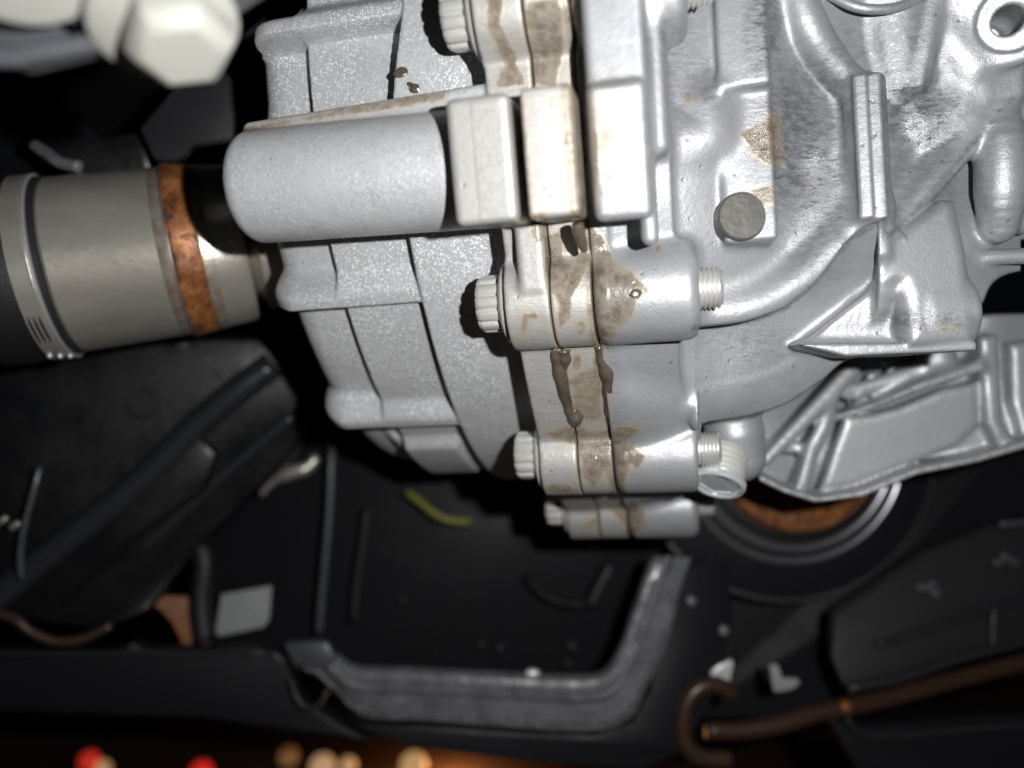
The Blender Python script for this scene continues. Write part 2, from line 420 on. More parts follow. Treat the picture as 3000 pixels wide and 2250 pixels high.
        me = bpy.data.meshes.new(name); me.vertices.add(len(v)); me.vertices.foreach_set('co', wv.astype(np.float32).ravel())
        me.loops.add(q.size); me.loops.foreach_set('vertex_index', q.astype(np.int32).ravel())
        me.polygons.add(len(q)); me.polygons.foreach_set('loop_start', np.arange(0, q.size, 4, dtype=np.int32))
        me.update(calc_edges=True)
        px, py = to_px(v)
        for an, fn in attrs:
            at = me.attributes.new(an, 'FLOAT', 'POINT'); at.data.foreach_set('value', fn(v, px, py).astype(np.float32))
        return link(name, me, m, parent)
def smin(a, b, k):
    h = np.clip(.5 + .5 * (b - a) / k, 0, 1)
    return b + (a - b) * h - k * h * (1 - h)
def sstep(x, a, b):
    t = np.clip((x - a) / (b - a), 0, 1); return t * t * (3 - 2 * t)
def polys(lst, soft=22):
    """smooth 0..1 field from hand-drawn outlines of the grease film (photo points, strength)"""
    def fn(v, px, py):
        o = np.zeros(len(px))
        for pts, s_ in lst:
            q = np.array(pts, float); lo = q.min(0) - 40; hi = q.max(0) + 40
            ix = np.where((px > lo[0]) & (px < hi[0]) & (py > lo[1]) & (py < hi[1]))[0]
            if not len(ix): continue
            X, Y = px[ix], py[ix]; d2 = np.full(len(ix), 1e9); ins = np.zeros(len(ix), bool)
            for i in range(len(q)):
                a, c = q[i], q[(i + 1) % len(q)]; e = c - a
                t = np.clip(((X - a[0]) * e[0] + (Y - a[1]) * e[1]) / (e @ e), 0, 1)
                d2 = np.minimum(d2, (X - a[0] - t * e[0]) ** 2 + (Y - a[1] - t * e[1]) ** 2)
                ins ^= ((a[1] > Y) != (c[1] > Y)) & (X < (c[0] - a[0]) * (Y - a[1]) / (c[1] - a[1] + 1e-9) + a[0])
            d = np.sqrt(d2) * np.where(ins, 1, -1)
            o[ix] = np.maximum(o[ix], s_ * np.clip(.5 + d / (2 * soft), 0, 1))
        return o
    return fn
def either(*fs):
    return lambda v, px, py: np.maximum.reduce([f_(v, px, py) for f_ in fs])
def blobs(lst):
    def fn(v, px, py):
        o = np.zeros(len(px))
        for x, y, rx, ry, *s in lst:
            o = np.maximum(o, (s[0] if s else 1.) * np.clip(1.5 - 1.0 * np.sqrt(((px - x) / rx) ** 2 + ((py - y) / ry) ** 2), 0, 1))
        return o
    return fn
# ================================================================== GEARBOX
gb = thing('gearbox', 'large cast aluminium gearbox with a speckled grey end cover and a row of flanged bolts', 'gearbox', W((5, 60, 90)))
TH = [2.6, 30.2, 53.6, 77.0]           # lug angles round the bolt circle
RB = 147.6
NEAR = (-30, 10)
# ---------------------------------------------------------------- end cover (speckled)
f = Field((-100, 16, -22), (0.0, 178, 162), .5)
def cover_fn(a, u, v):
    r = np.sqrt(u * u + v * v); th = np.degrees(np.arctan2(v, u)).astype(np.float32)
    top = sstep(th, 12, -6)
    a1 = -41.5 + 6 * top + 0 * a; a2 = -67 - 0 * th
    z1 = 136.3 + .9 * sstep(a, -20, -12)
    R = z1 + (131.2 - z1) * (1 - sstep(a, a1 - .5, a1 + 1.2))
    R = R - 3.0 * (1 - sstep(a, a1 - .5, a1 + 1.2)) * sstep(th, 13, 9)
    R = R + (127.2 - 131.2) * (1 - sstep(a, a2 - .5, a2 + 1.0))
    rib = 0
    for t0, hi in ((31.6, 135.2), (53.2, 135.6), (-1.2, 135.5)):
        s_ = (th - t0) * 2.31                                  # mm along the arc, + is below the rib
        prof = sstep(s_, -11, -2.6) * (1 - sstep(s_, 0, 1.1))
        e = -sstep(a, -80, -93) * 4
        R = np.maximum(R, R * (1 - prof) + (hi + e) * prof)
        rib = np.maximum(rib, prof)
    # low boss beyond the last rib
    R = R + 3.2 * sstep(th, 58.5, 61.5) * sstep(a, -76, -70) * (1 - sstep(a, -48, -44)) * (th < 75)
    aend = -87.5 - 3.0 * rib * (th > 20) + 3.0 * sstep(th, 12, 4) + 3.0 * rib * (th < 20) + 15 * sstep(th, -2, -10)
    return -smin(-(r - R) * 1.0, -(aend - a), 9.0)
f.add(cover_fn, (-100, 16, -22), (-11.6, 178, 162), k=.01)
sl, g = f.box((-100, 16, -22), (0, 178, 162), 0)
f.F = np.maximum(f.F, (g[0] + 11.6) + 0 * f.F)                        # cover body ends at the flange's left face
def flange_fn(a0, a1, r1):
    def fn(a, u, v):
        r = np.sqrt(u * u + v * v)
        return np.maximum(np.maximum(r - r1, 100 - r), np.maximum(a0 - a, a - a1))
    return fn
f.add(flange_fn(-11.4, -.15, 151.2), (-11.6, 16, -22), (0, 178, 162), k=.8)
for t in TH:
    c = CY(0, t, RB); f.cyl((-11.6, c[1], c[2]), (-.10, c[1], c[2]), 12.9, .3, k=1.6)
# boss barrel lying on the cover
b0, b1 = CY(-78.5, 15.9, 149.0), CY(-9, 16.6, 149.0)
f.cyl(b0, b1, 14.4, 4.2, k=1.2)
m0 = (b0 + b1) / 2
f.obox(m0 + np.array([3, -12, -3]), (40, 12, 10), None, 3, k=2)
f.obox(m0 + np.array([1, -4, -10.6]), (34, 9, 7.4), np.array([[.999, 0, -.03], [0, 1, 0], [.03, 0, .999]]), 2.2, k=1.0)
# clamp block of the cover
ang = math.radians(9); ang2 = math.radians(15); ROTP = np.array([[1, 0, 0], [0, math.cos(ang2), math.sin(ang2)], [0, -math.sin(ang2), math.cos(ang2)]]); ROTR = np.array([[.985, .17, 0], [-.17, .985, 0], [0, 0, 1]]); ROT = np.array([[1, 0, 0], [0, math.cos(ang), math.sin(ang)], [0, -math.sin(ang), math.cos(ang)]])
f.obox(CY(-10.2, 16.3, 159), (7.2, 11.2, 13.8), ROT, 1.7, k=.6)
f.obox(CY(-4, 24, 150), (3.6, 6, 12), ROT, 1.5, k=1.5)
FILM = [([(1720, 640), (1765, 690), (1800, 770), (1850, 800), (1905, 850), (1868, 872), (1850, 930), (1812, 955), (1806, 990), (1760, 1008), (1735, 900), (1722, 740)], 1.),
        ([(1592, 690), (1640, 680), (1648, 750), (1680, 770), (1722, 690), (1728, 770), (1690, 850), (1672, 930), (1640, 960), (1632, 890), (1606, 850), (1596, 770)], .92),
        ([(1530, 915), (1575, 905), (1590, 935), (1555, 940), (1540, 1000), (1515, 985)], .7), ([(1655, 1110), (1690, 1080), (1765, 1050), (1775, 1240), (1690, 1250), (1668, 1180)], .62),
        ([(1600, 1270), (1680, 1245), (1760, 1262), (1832, 1240), (1878, 1262), (1838, 1292), (1895, 1330), (1868, 1372), (1850, 1362), (1832, 1455), (1795, 1452), (1770, 1380), (1745, 1442), (1712, 1400), (1690, 1310)], .9),
        ([(1425, -20), (1485, -20), (1472, 70), (1512, 150), (1545, 255), (1450, 258), (1478, 190), (1432, 100)], .9), ([(1545, 10), (1640, -10), (1655, 150), (1625, 255), (1565, 245), (1552, 120)], 1.),
        ([(1500, 300), (1535, 345), (1556, 430), (1540, 500), (1515, 480)], .75), ([(1548, 620), (1600, 620), (1600, 700), (1570, 720), (1560, 680)], .8), ([(1680, 640), (1720, 650), (1735, 720), (1700, 720)], .9),
        ([(1790, 1490), (1890, 1490), (1900, 1540), (1850, 1575), (1820, 1540)], .85), ([(1750, 1500), (1690, 1540), (1720, 1560), (1770, 1545)], .6),
        ([(2170, 395), (2278, 330), (2290, 475), (2250, 485), (2205, 450)], 1.), ([(2200, 560), (2262, 545), (2266, 600), (2225, 610)], .85)]
FILM.append(([(690, 372), (900, 335), (1310, 262), (1310, 300), (1100, 330), (900, 362), (720, 392)], .8))
film = polys(FILM)
stain_cover = either(film, blobs([(1180, 208, 16, 12, .9), (1212, 258, 18, 13, .85), (1690, 1110, 26, 100, .6), (1640, 1430, 60, 20, .55), (1290, 430, 3, 18, .7)]))
def machined(v, px, py):
    r = np.hypot(v[:, 1], v[:, 2]); return ((v[:, 0] > -11.5) & (r > 149)).astype(float) * (v[:, 0] < 14)
def seam(fn, *lines):
    def g_(v, px, py):
        r = np.hypot(v[:, 1], v[:, 2]); o = fn(v, px, py)
        for a0, s_, w_ in lines: o = np.maximum(o, w_ * np.exp(-((v[:, 0] - a0) / s_) ** 2) * (r > 147))
        return o
    return g_
o_cover = f.mesh('end_cover', M['cover'], gb, (('fleck', lambda v, px, py: np.where(np.hypot(v[:, 1], v[:, 2]) > 139, .3, 1.)), ('stain', seam(stain_cover, (0, 1.6, .5))), ('machined', machined)), relax=1)
o_cover['label'] = 'matt grey speckled end cover with stepped ribs and a barrel boss'
# machined rim of the cover uses the brighter metal
me = o_cover.data; me.materials.append(M['spacer'])
n = len(me.polygons); cen = np.empty(n * 3, np.float32); me.polygons.foreach_get('center', cen); cen = cen.reshape(-1, 3)
wl = np.array(gb.location); aa = ((cen + wl) / MM - OX) @ RX.T
mi = ((aa[:, 0] > -17.2) & (np.hypot(aa[:, 1], aa[:, 2]) > 139.5) & ~((aa[:, 0] < -11.9) & (np.hypot(aa[:, 1], aa[:, 2]) < 150.5))).astype(np.int32)
b3 = np.linalg.norm(aa - CY(0, 17.2, 149.0) - np.array([1, 0, 0]) * aa[:, :1], axis=1)
mi[(aa[:, 0] < -11.9) & (b3 < 15.2) & (np.hypot(aa[:, 1], aa[:, 2]) < 164.5)] = 0
me.polygons.foreach_set('material_index', mi)

# ---------------------------------------------------------------- spacer plate between cover and housing
f = Field((0.0, 16, -22), (15.5, 178, 162), .42)
f.add(flange_fn(.15, 10.2, 150.6), (-1, 16, -22), (11, 178, 162), k=.01)
for t in TH:
    c = CY(0, t, RB); f.cyl((.12, c[1], c[2]), (10.25, c[1], c[2]), 12.8, .2, k=1.6)
f.obox(CY(5.2, 16.3, 161.5), (5.9, 12.4, 13.6), ROT, 1.3, k=.6)
stain_sp = either(film, blobs([(1750, 1110, 16, 110, .7), (1690, 1060, 16, 30, .7), (1680, 560, 10, 90, .6), (1700, 960, 24, 30, .5)]))
f.mesh('spacer_plate', M['spacer'], gb, (('stain', seam(stain_sp, (0, 1.8, .55), (10.3, 2.2, .62))), ('machined', lambda v, px, py: np.ones(len(px)))), relax=1)

# ---------------------------------------------------------------- main housing
f = Field((10.4, 62, -20), (165, 184, 140), .45)
# --- base relief from measured depths
def rbf(pts):
    p = np.array(pts, float); xy = p[:, :2] / 1000
    def ker(r2): return np.where(r2 > 0, .5 * r2 * np.log(r2 + 1e-12), 0)
    n = len(p); Km = ker(((xy[:, None] - xy[None]) ** 2).sum(-1)) + np.eye(n) * 1e-3
    Pm = np.c_[np.ones(n), xy]; Am = np.block([[Km, Pm], [Pm.T, np.zeros((3, 3))]])
    cf = np.linalg.solve(Am, np.r_[p[:, 2], 0, 0, 0])
    gx = np.arange(1600, 3400, 8.); gy = np.arange(-300, 1700, 8.); X, Y = np.meshgrid(gx / 1000, gy / 1000, indexing='ij')
    D = cf[n] + cf[n + 1] * X + cf[n + 2] * Y
    for i in range(n): D += cf[i] * ker((X - xy[i, 0]) ** 2 + (Y - xy[i, 1]) ** 2)
    return D.astype(np.float32)
def look(D, px, py):
    i = np.clip((px - 1600) / 8, 0, D.shape[0] - 1.01); j = np.clip((py + 300) / 8, 0, D.shape[1] - 1.01)
    i0 = i.astype(np.int32); j0 = j.astype(np.int32); fi = i - i0; fj = j - j0
    return (D[i0, j0] * (1 - fi) + D[i0 + 1, j0] * fi) * (1 - fj) + (D[i0, j0 + 1] * (1 - fi) + D[i0 + 1, j0 + 1] * fi) * fj
def curve(pts):
    c = np.array(smooth_line(pts, 8)); return c[:, 0], c[:, 1]
D1 = rbf([(1700, 100, 193), (1900, 100, 192), (1950, 400, 190), (2000, 640, 194), (1950, 860, 200), (2080, 300, 191), (2170, 100, 192), (2180, 420, 193), (2120, 560, 195), (2200, 640, 198), (2300, 150, 198), (2350, 300, 203),
          (2330, 500, 204), (2280, 700, 203), (2180, 850, 204), (2060, 930, 206), (2420, 420, 204), (2480, 560, 203), (2440, 700, 203), (2600, 100, 206), (2450, 100, 204), (2650, 430, 210), (2700, 560, 212),
          (2640, 650, 209), (2560, 800, 205), (2760, 300, 209), (2860, 150, 203), (2960, 60, 200), (2860, 420, 216), (3000, 400, 214), (3050, 150, 205), (2800, 560, 217), (2900, 700, 215), (3000, 750, 219), (2700, 780, 206), (2500, 950, 212),
          (2600, 1000, 209), (2750, 950, 205), (2850, 900, 208), (3100, 600, 222)])
D2 = rbf([(1750, 1050, 209), (1830, 1150, 212), (1900, 1100, 213), (1990, 1010, 214), (2060, 980, 216), (2200, 960, 217), (2100, 1100, 219), (2250, 1080, 221), (2400, 950, 219), (2400, 1080, 224), (2150, 1200, 224), (2300, 1180, 227),
          (1900, 1300, 226), (2000, 1240, 222), (2550, 900, 217), (2550, 1040, 226), (1800, 1450, 255), (2000, 1420, 250), (1900, 1540, 285), (2100, 1300, 236), (2700, 1000, 226)])
lx1, ly1 = curve([(1400, 940), (1900, 962), (2040, 958), (2180, 942), (2300, 900), (2400, 815), (2490, 700), (2570, 652), (2650, 690), (2720, 830), (2860, 900), (2960, 800), (3400, 760)])
lx2, ly2 = curve([(1400, 1560), (1950, 1500), (2010, 1280), (2060, 1240), (2200, 1218), (2300, 1185), (2400, 1120), (2470, 1060), (2560, 1030), (2700, 1010), (2840, 1000), (2866, 900), (2885, 800), (2960, 775), (3400, 760)])
sl, g = f.box(f.ax_lo(), f.ax_hi(), 0)
qx = OX[0] + g[0] * RX[0, 0] + g[1] * RX[1, 0] + g[2] * RX[2, 0]
qy = OX[1] + g[0] * RX[0, 1] + g[1] * RX[1, 1] + g[2] * RX[2, 1]
qz = OX[2] + g[0] * RX[0, 2] + g[1] * RX[1, 2] + g[2] * RX[2, 2]
gpx = (1500 + qx / qy / KP).astype(np.float32); gpy = (1125 - qz / qy / KP).astype(np.float32); del qx, qz
mmp = (KP * qy * .9).astype(np.float32)
lip1 = (gpy - np.interp(gpx, lx1, ly1).astype(np.float32)) * mmp
lip2 = (gpy - np.interp(gpx, lx2, ly2).astype(np.float32)) * mmp
B1_ = -smin(-(look(D1, gpx, gpy) - qy) * .9, -lip1, 1.2)
d2 = look(D2, gpx, gpy); d2 = np.where(lip1 < 0, np.maximum(d2, look(D1, gpx, gpy) + 4), d2)
B2_ = -smin(-(d2 - qy) * .9, -lip2, 1.2)
f.F = smin(B1_, B2_, .8).astype(np.float32)
rim_r = (gpx - 2990) * mmp - np.where(gpy < 560, 60, 0)                   # right end below the upper corner
f.F = np.maximum(f.F, rim_r * (gpy > 700) - 50 * (gpy <= 700))
f.F = np.maximum(f.F, 10.45 - g[0] + 0 * f.F); del B1_, B2_
trim1 = np.maximum(np.maximum(-lip1, .3 - (d2 - qy) * .9), np.maximum((gpx - 2572) * mmp, (2046 - gpx) * mmp)).astype(np.float32)
trim2 = np.maximum(np.maximum(-lip2, (gpx - 2560) * mmp), (2056 - gpx) * mmp).astype(np.float32); del lip1, lip2, gpx, gpy, mmp, d2
# --- flange and lugs
f.add(flange_fn(10.45, 14.5, 150.8), (10, 16, -22), (15, 178, 162), k=2.5)
def web_fn(a, u, v):
    r = np.sqrt(u * u + v * v); return np.maximum(r - (150.6 - .25 * (a - 14)), a - 31)
f.add(lambda a, u, v: np.maximum(web_fn(a, u, v), np.maximum(100 - np.sqrt(u * u + v * v), 20 - v)), (10, 16, 20), (33, 178, 162), k=2.0)
for t in TH:
    c = CY(0, t, RB); f.cyl((10.45, c[1], c[2]), (36.2, c[1], c[2]), 12.9, 3.4, k=3.0)
# --- clamp pad beside the blocks
f.obox(CY(20.0, 3, 157), (6.6, 9.0, 40), ROT, 1.8, k=.8)
f.obox(CY(19.8, 16.4, 160.6), (6.4, 7.0, 14.6), ROTP, 2.0, k=.7)
f.obox(CY(25.2, 16.0, 153.5), (2.0, 7, 23), ROT, 1.9, k=.8)
f.obox(CY(27.5, 8.0, 150.0), (3.0, 7, 24), ROT, 2.0, k=2)
# --- vertical raised band with shoulder
f.obox(Q(2165, 90, 193), (6.2, 6, 16), None, 1.2, k=1.5)
f.obox(Q(2175, 330, 197), (6.4, 6, 34), None, 1.2, k=2.0)
f.path([(2085, 492, 197), (2180, 497, 196), (2285, 490, 197)], 2.6, k=3)
f.path([(1960, 430, 195), (2060, 400, 194), (2075, 330, 194)], 5, k=6)
f.cyl(Q(2178, 640, 207), Q(2178, 630, 196), 6.9, .8, k=2)
# --- column rib (two facets) and diagonal ribs
f.obox(Q(2526, 440, 199), (1.75, 4.6, 18.4), ROTR, .7, k=1.6)
f.obox(Q(2567, 440, 199), (1.55, 5.0, 18.6), ROTR, .7, k=.5)
f.obox(Q(2535, 440, 203.5), (4.6, 4.0, 18.0), ROTR, 1.5, k=5)
f.obox(Q(2566, 660, 206), (2.4, 6, 9), ROTR, 1.2, k=2)
f.path([(2545, 630, 206), (2480, 705, 204.5), (2350, 815, 205), (2200, 898, 205.5), (2040, 925, 206)], [5, 5.4, 5.2, 4.8, 4.5], k=6)
f.path([(2556, 640, 204.5), (2470, 730, 205.5), (2380, 822, 206), (2280, 898, 206.5), (2150, 941, 207.5), (2030, 955, 208)], .9, k=1.6)
f.path([(2580, 695, 210), (2650, 625, 208.5), (2800, 455, 209.5), (2900, 335, 209.5), (2965, 268, 208)], 3.2, k=4)
f.path([(2700, 380, 214), (2800, 330, 212), (2880, 200, 210)], 6, k=6)
f.path([(2570, 700, 207), (2575, 800, 206), (2560, 880, 209)], 4, k=4)
f.path([(2320, -40, 198), (2370, 90, 199), (2440, 190, 202), (2520, 262, 202)], [5, 5.2, 4.6, 3.5], k=2.5)

# --- lower lip
f.path([(2050, 1236, 221), (2200, 1215, 223), (2300, 1180, 225), (2400, 1112, 226), (2470, 1058, 226), (2540, 1020, 224)], 2.0, k=1.5)
f.path([(2060, 1200, 220.5), (2200, 1178, 222), (2330, 1125, 223), (2430, 1045, 222)], 4.0, k=5)
f.F = -smin(-f.F, trim1, .5); f.F = -smin(-f.F, trim2, .5); del trim1, trim2
f.obox(Q(2588, 745, 212), (2.6, 6.5, 9), None, 2, k=2)
# --- cone boss with rim
f.capsule(Q(2575, -120, 212), Q(2622, 230, 213), 15.5, 9.5, k=1.8)
f.path([(2432, -15, 199), (2500, 18, 197.2), (2570, 28, 196.8), (2640, 18, 197.4), (2712, -15, 199)], 1.3, k=1.0)
f.path([(2735, -30, 203), (2715, 120, 204), (2690, 240, 206)], 2.5, k=2)
f.path([(2740, 90, 207), (2800, 140, 206), (2850, 200, 206)], 2.6, k=5)
# --- hole boss, upper right
c0, c1 = Q(2970, 55, 212), Q(2960, 50, 197)
f.cyl(c0, c1, 12.2, 1.8, k=3); f.cyl(Q(2890, 120, 222), Q(2975, 38, 192), 3.6, .5, k=.6, cut=True)
f.cyl(Q(2968, 52, 197.9), Q(2962, 50, 186), 8.2, .4, k=.6, cut=True)
f.obox(Q(2905, 225, 211), (5.6, 6.5, 8.5), None, 2, k=3)
f.obox(Q(2980, 240, 214), (5, 6, 9), None, 2, k=3)
f.path([(2920, 320, 212), (2930, 430, 209), (2932, 560, 209), (2925, 660, 212)], [4.5, 6.5, 6.5, 5], k=2.5)
f.path([(2990, 290, 212), (3000, 450, 211), (2990, 650, 213)], 3.5, k=2)
f.path([(2640, 600, 214), (2720, 500, 213), (2810, 400, 214)], 4, k=5)
f.path([(2850, 770, 214), (2900, 755, 213), (3010, 750, 212)], 2.2, k=1.5)
# --- bracket boss
f.poly([(2592, 706, 202), (2764, 578, 203), (2802, 580, 203), (2838, 720, 202), (2862, 860, 200.5), (2866, 985, 201), (2850, 1012, 201), (2668, 1018, 201), (2655, 985, 201), (2655, 862, 201), (2640, 835, 201), (2585, 832, 202)], 22, 4.0, k=1.2)
f.poly([(2335, 1008, 206), (2600, 1006, 204), (2862, 1000, 201.5), (2864, 1026, 201.5), (2600, 1038, 204), (2480, 1044, 205)], 30, .6, k=.8)
f.poly([(2345, 1012, 213), (2560, 842, 208), (2670, 842, 207), (2670, 1022, 209)], 14, 1.5, k=4)
f.cyl(Q(2672, 925, 210), Q(2838, 915, 209), 8.8, 2.5, k=2.5)
f.path([(2600, 850, 206), (2640, 856, 205), (2652, 880, 205), (2656, 975, 206)], 1.6, k=3)
# plug boss
f.capsule(Q(2150, 1265, 247), Q(2165, 1335, 248), 9.5, 8.5, k=3)
stain_h = either(film, blobs([(1790, 420, 90, 200, .42), (1860, 860, 20, 18, .95), (1745, 1110, 20, 110, .7), (1730, 330, 12, 120, .6), (1745, 460, 12, 160, .6), (2380, 520, 20, 20, .3), (2780, 965, 40, 16, .5), (1930, 730, 10, 14, .7), (2018, 285, 16, 30, .5)]))
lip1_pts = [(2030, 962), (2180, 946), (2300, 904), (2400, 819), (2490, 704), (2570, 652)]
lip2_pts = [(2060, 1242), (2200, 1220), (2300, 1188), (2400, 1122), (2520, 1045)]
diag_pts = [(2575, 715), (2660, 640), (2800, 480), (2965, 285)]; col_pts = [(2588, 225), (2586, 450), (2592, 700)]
def lined(fn, *lines):  # dark lines on rib edges: edge wear plus the lips' shadow line painted in
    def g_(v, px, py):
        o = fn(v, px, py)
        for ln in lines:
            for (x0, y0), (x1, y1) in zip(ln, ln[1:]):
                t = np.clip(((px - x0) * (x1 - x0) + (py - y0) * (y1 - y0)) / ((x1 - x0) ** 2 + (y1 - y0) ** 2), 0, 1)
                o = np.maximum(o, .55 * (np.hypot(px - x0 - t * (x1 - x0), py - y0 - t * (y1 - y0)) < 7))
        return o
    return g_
burn_shade = blobs([(2385, 480, 110, 300, .7), (2600, 140, 150, 150, .45), (2700, 520, 150, 130, .4), (2920, 480, 70, 260, .25), (1800, 430, 80, 200, .6), (1960, 120, 80, 120, .4), (2330, 400, 110, 220, 1), (2380, 600, 130, 90, .55), (2600, 150, 130, 100, .35), (2750, 300, 80, 80, .6), (2700, 480, 120, 80, .5), (2000, 250, 60, 200, .35), (2240, 90, 50, 120, 1), (2440, 260, 70, 110, .8), (2680, 320, 110, 110, 1), (2720, 390, 90, 60, .9), (2200, 1010, 120, 60, .35), (2420, 620, 60, 80, .5), (2250, 620, 40, 100, .4), (2700, 940, 140, 30, .7), (2080, 260, 40, 80, .5), (2480, 330, 20, 80, .7), (2900, 560, 60, 120, .3)])  # burnished patches, and slope shading painted as a darker tone
o_house = f.mesh('gear_housing', M['house'], gb, (('stain', seam(stain_h, (10.4, 2.0, .6))), ('burnish_shade', lined(burn_shade, lip1_pts, lip2_pts, diag_pts, col_pts)),
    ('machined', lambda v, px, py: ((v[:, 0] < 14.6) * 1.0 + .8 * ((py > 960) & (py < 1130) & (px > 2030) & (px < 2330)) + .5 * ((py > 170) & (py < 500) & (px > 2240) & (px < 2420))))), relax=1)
f2 = Field((10.4, 12, 100), (44, 64, 164), .5)
f2.add(flange_fn(10.45, 14.5, 150.8), (10, 12, 100), (15, 64, 164), k=.01)
f2.add(lambda a, u, v: np.maximum(web_fn(a, u, v), 100 - np.sqrt(u * u + v * v)), (10, 12, 100), (33, 64, 164), k=2.0)
c = CY(0, TH[3], RB); f2.cyl((10.45, c[1], c[2]), (36.2, c[1], c[2]), 12.9, 3.4, k=3.0)
f2.mesh('bolt_lug', M['house'], gb, (('stain', seam(stain_h, (10.4, 2.0, .6))),)); del f2
o_house['label'] = 'bright ribbed main housing casting'
del f, g, qy

# ---------------------------------------------------------------- flange bolts
def star(ph): return 1.02 - .15 * (1 - abs(math.sin(6 * ph))) ** 2.2
def add_bolt(t, tip=41.5):
    c = CY(0, t, RB); org = W((0, c[1], c[2]))
    e = bpy.data.objects.new('flange_bolt', None); COL.objects.link(e); e.parent = gb; e.empty_display_size = .005
    e.location = W((-12, c[1], c[2])) * MM - gb.location
    def sub(nm, prof, m, n, lobes=None, bev=0, ang=40):
        bm = bmesh.new(); lathe(bm, prof, org, AX, n, lobes); from_bm(nm, bm, m, e, angle=ang)
    sub('bolt_head', [(-20.6, 5.2), (-20.6, 6.6), (-20.1, 7.1), (-19.2, 7.5), (-13.6, 7.5)], M['bolt'], 144, star, ang=45)
    sub('bolt_flange', [(-14.3, 6.9), (-14.3, 7.8), (-13.6, 9.6), (-13.1, 10.6), (-12.3, 10.9), (-11.62, 10.9)], M['bolt'], 64)
    pr = [(30, 5.3)]; s = 36.0
    while s < tip: pr += [(s, 4.75), (s + .45, 5.45), (s + .65, 5.45)]; s += 1.15
    pr += [(s, 4.7), (s + .5, 4.2)]
    sub('thread_tip', pr, M['thread'], 40, ang=25)
    return e
for t in TH: add_bolt(t)

# ---------------------------------------------------------------- sealant beads, core plug, drain plug, dirt flakes
def bead(pts, rad, name='sealant_bead'):
    c = smooth_line([(*p, r) for p, r in zip(pts, rad)], 7); rng = random.Random(len(pts) * 7 + int(pts[0][0]))
    ph = rng.uniform(0, 6); bm = bmesh.new(); tube(bm, [P(q[0], q[1], q[2]) for q in c], [max(.25, q[3]) * 1.35 * (1 + .06 * math.sin(i * .9 + ph) + .08 * math.sin(i * .37 + 2 * ph)) for i, q in enumerate(c)], 14)
    o = from_bm(name, bm, M['seal'], gb, angle=180); return o
def dS(px, py, a):                     # distance at which the ray through a photo point meets the rim radius
    for d in np.arange(150, 330, .25):
        q = Q(px, py, d)
        if math.hypot(q[1], q[2]) < 150.4: return d
bead([(1622, 1015, dS(1622, 1015, 0)), (1632, 1060, dS(1632, 1060, 0)), (1645, 1120, dS(1645, 1120, 0)), (1658, 1180, dS(1658, 1180, 0)), (1672, 1215, dS(1672, 1215, 0)), (1682, 1245, dS(1682, 1245, 0) - 1)], [1.0, 1.5, 1.35, 1.2, 1.2, .8])
bead([(1650, 1020, dS(1650, 1020, 0) + .5), (1654, 1050, dS(1654, 1050, 0) + .4), (1650, 1085, dS(1650, 1085, 0) + .6)], [1.6, 1.5, .6])
bead([(1680, 1195, dS(1680, 1195, 0) + .3), (1686, 1225, dS(1686, 1225, 0) - .6), (1690, 1245, dS(1690, 1245, 0) - 1.5)], [.9, 1.7, .9])
bead([(1752, 1012, dS(1752, 1012, 0)), (1762, 1050, dS(1762, 1050, 0)), (1778, 1090, dS(1778, 1090, 0)), (1786, 1140, dS(1786, 1140, 0)), (1795, 1200, dS(1795, 1200, 0)), (1806, 1245, dS(1806, 1245, 0) - 1.2)], [.9, 1.1, 1.5, 1.7, 1.6, 1.1])
bead([(1790, 1215, dS(1790, 1215, 0)), (1805, 1232, dS(1805, 1232, 0) - .5), (1822, 1228, dS(1822, 1228, 0)), (1815, 1205, dS(1815, 1205, 0))], [1.2, 1.9, 1.6, .8])
bead([(1692, 655, 178), (1698, 690, 180), (1712, 735, 183)], [1.0, 1.2, .6])
def flake(px, py, d, r):
    bm = bmesh.new(); bmesh.ops.create_icosphere(bm, subdivisions=3, radius=r)
    rng = random.Random(int(px)); off = [Vector((rng.uniform(-1, 1), rng.uniform(-1, 1), rng.uniform(-1, 1))).normalized() for _ in range(6)]
    for v in bm.verts:
        n_ = v.co.normalized(); v.co *= 1 + .35 * sum(max(0, n_.dot(o)) ** 3 for o in off) - .2
        v.co.y *= .35; v.co.x *= 1.35
    bmesh.ops.translate(bm, verts=bm.verts, vec=P(px, py, d)); from_bm('dirt_flake', bm, M['seal'], gb, angle=180)
def dR(px, py, R):
    for d in np.arange(150, 330, .25):
        q = Q(px, py, d)
        if math.hypot(q[1], q[2]) < R: return d
flake(1178, 208, dR(1178, 208, 136.4), 1.3); flake(1215, 258, dR(1215, 258, 136.4), 1.1); flake(1205, 246, dR(1205, 246, 136.4), .7); flake(1862, 856, dR(1862, 856, 160), .9)
# core plug
bm = bmesh.new(); lathe(bm, [(-8, 6.1), (-.5, 6.1), (0, 5.6)], P(2176, 632, 190.5), Vector((-.03, -1, .02)), 56)
from_bm('core_plug', bm, M['plug'], gb, angle=30)
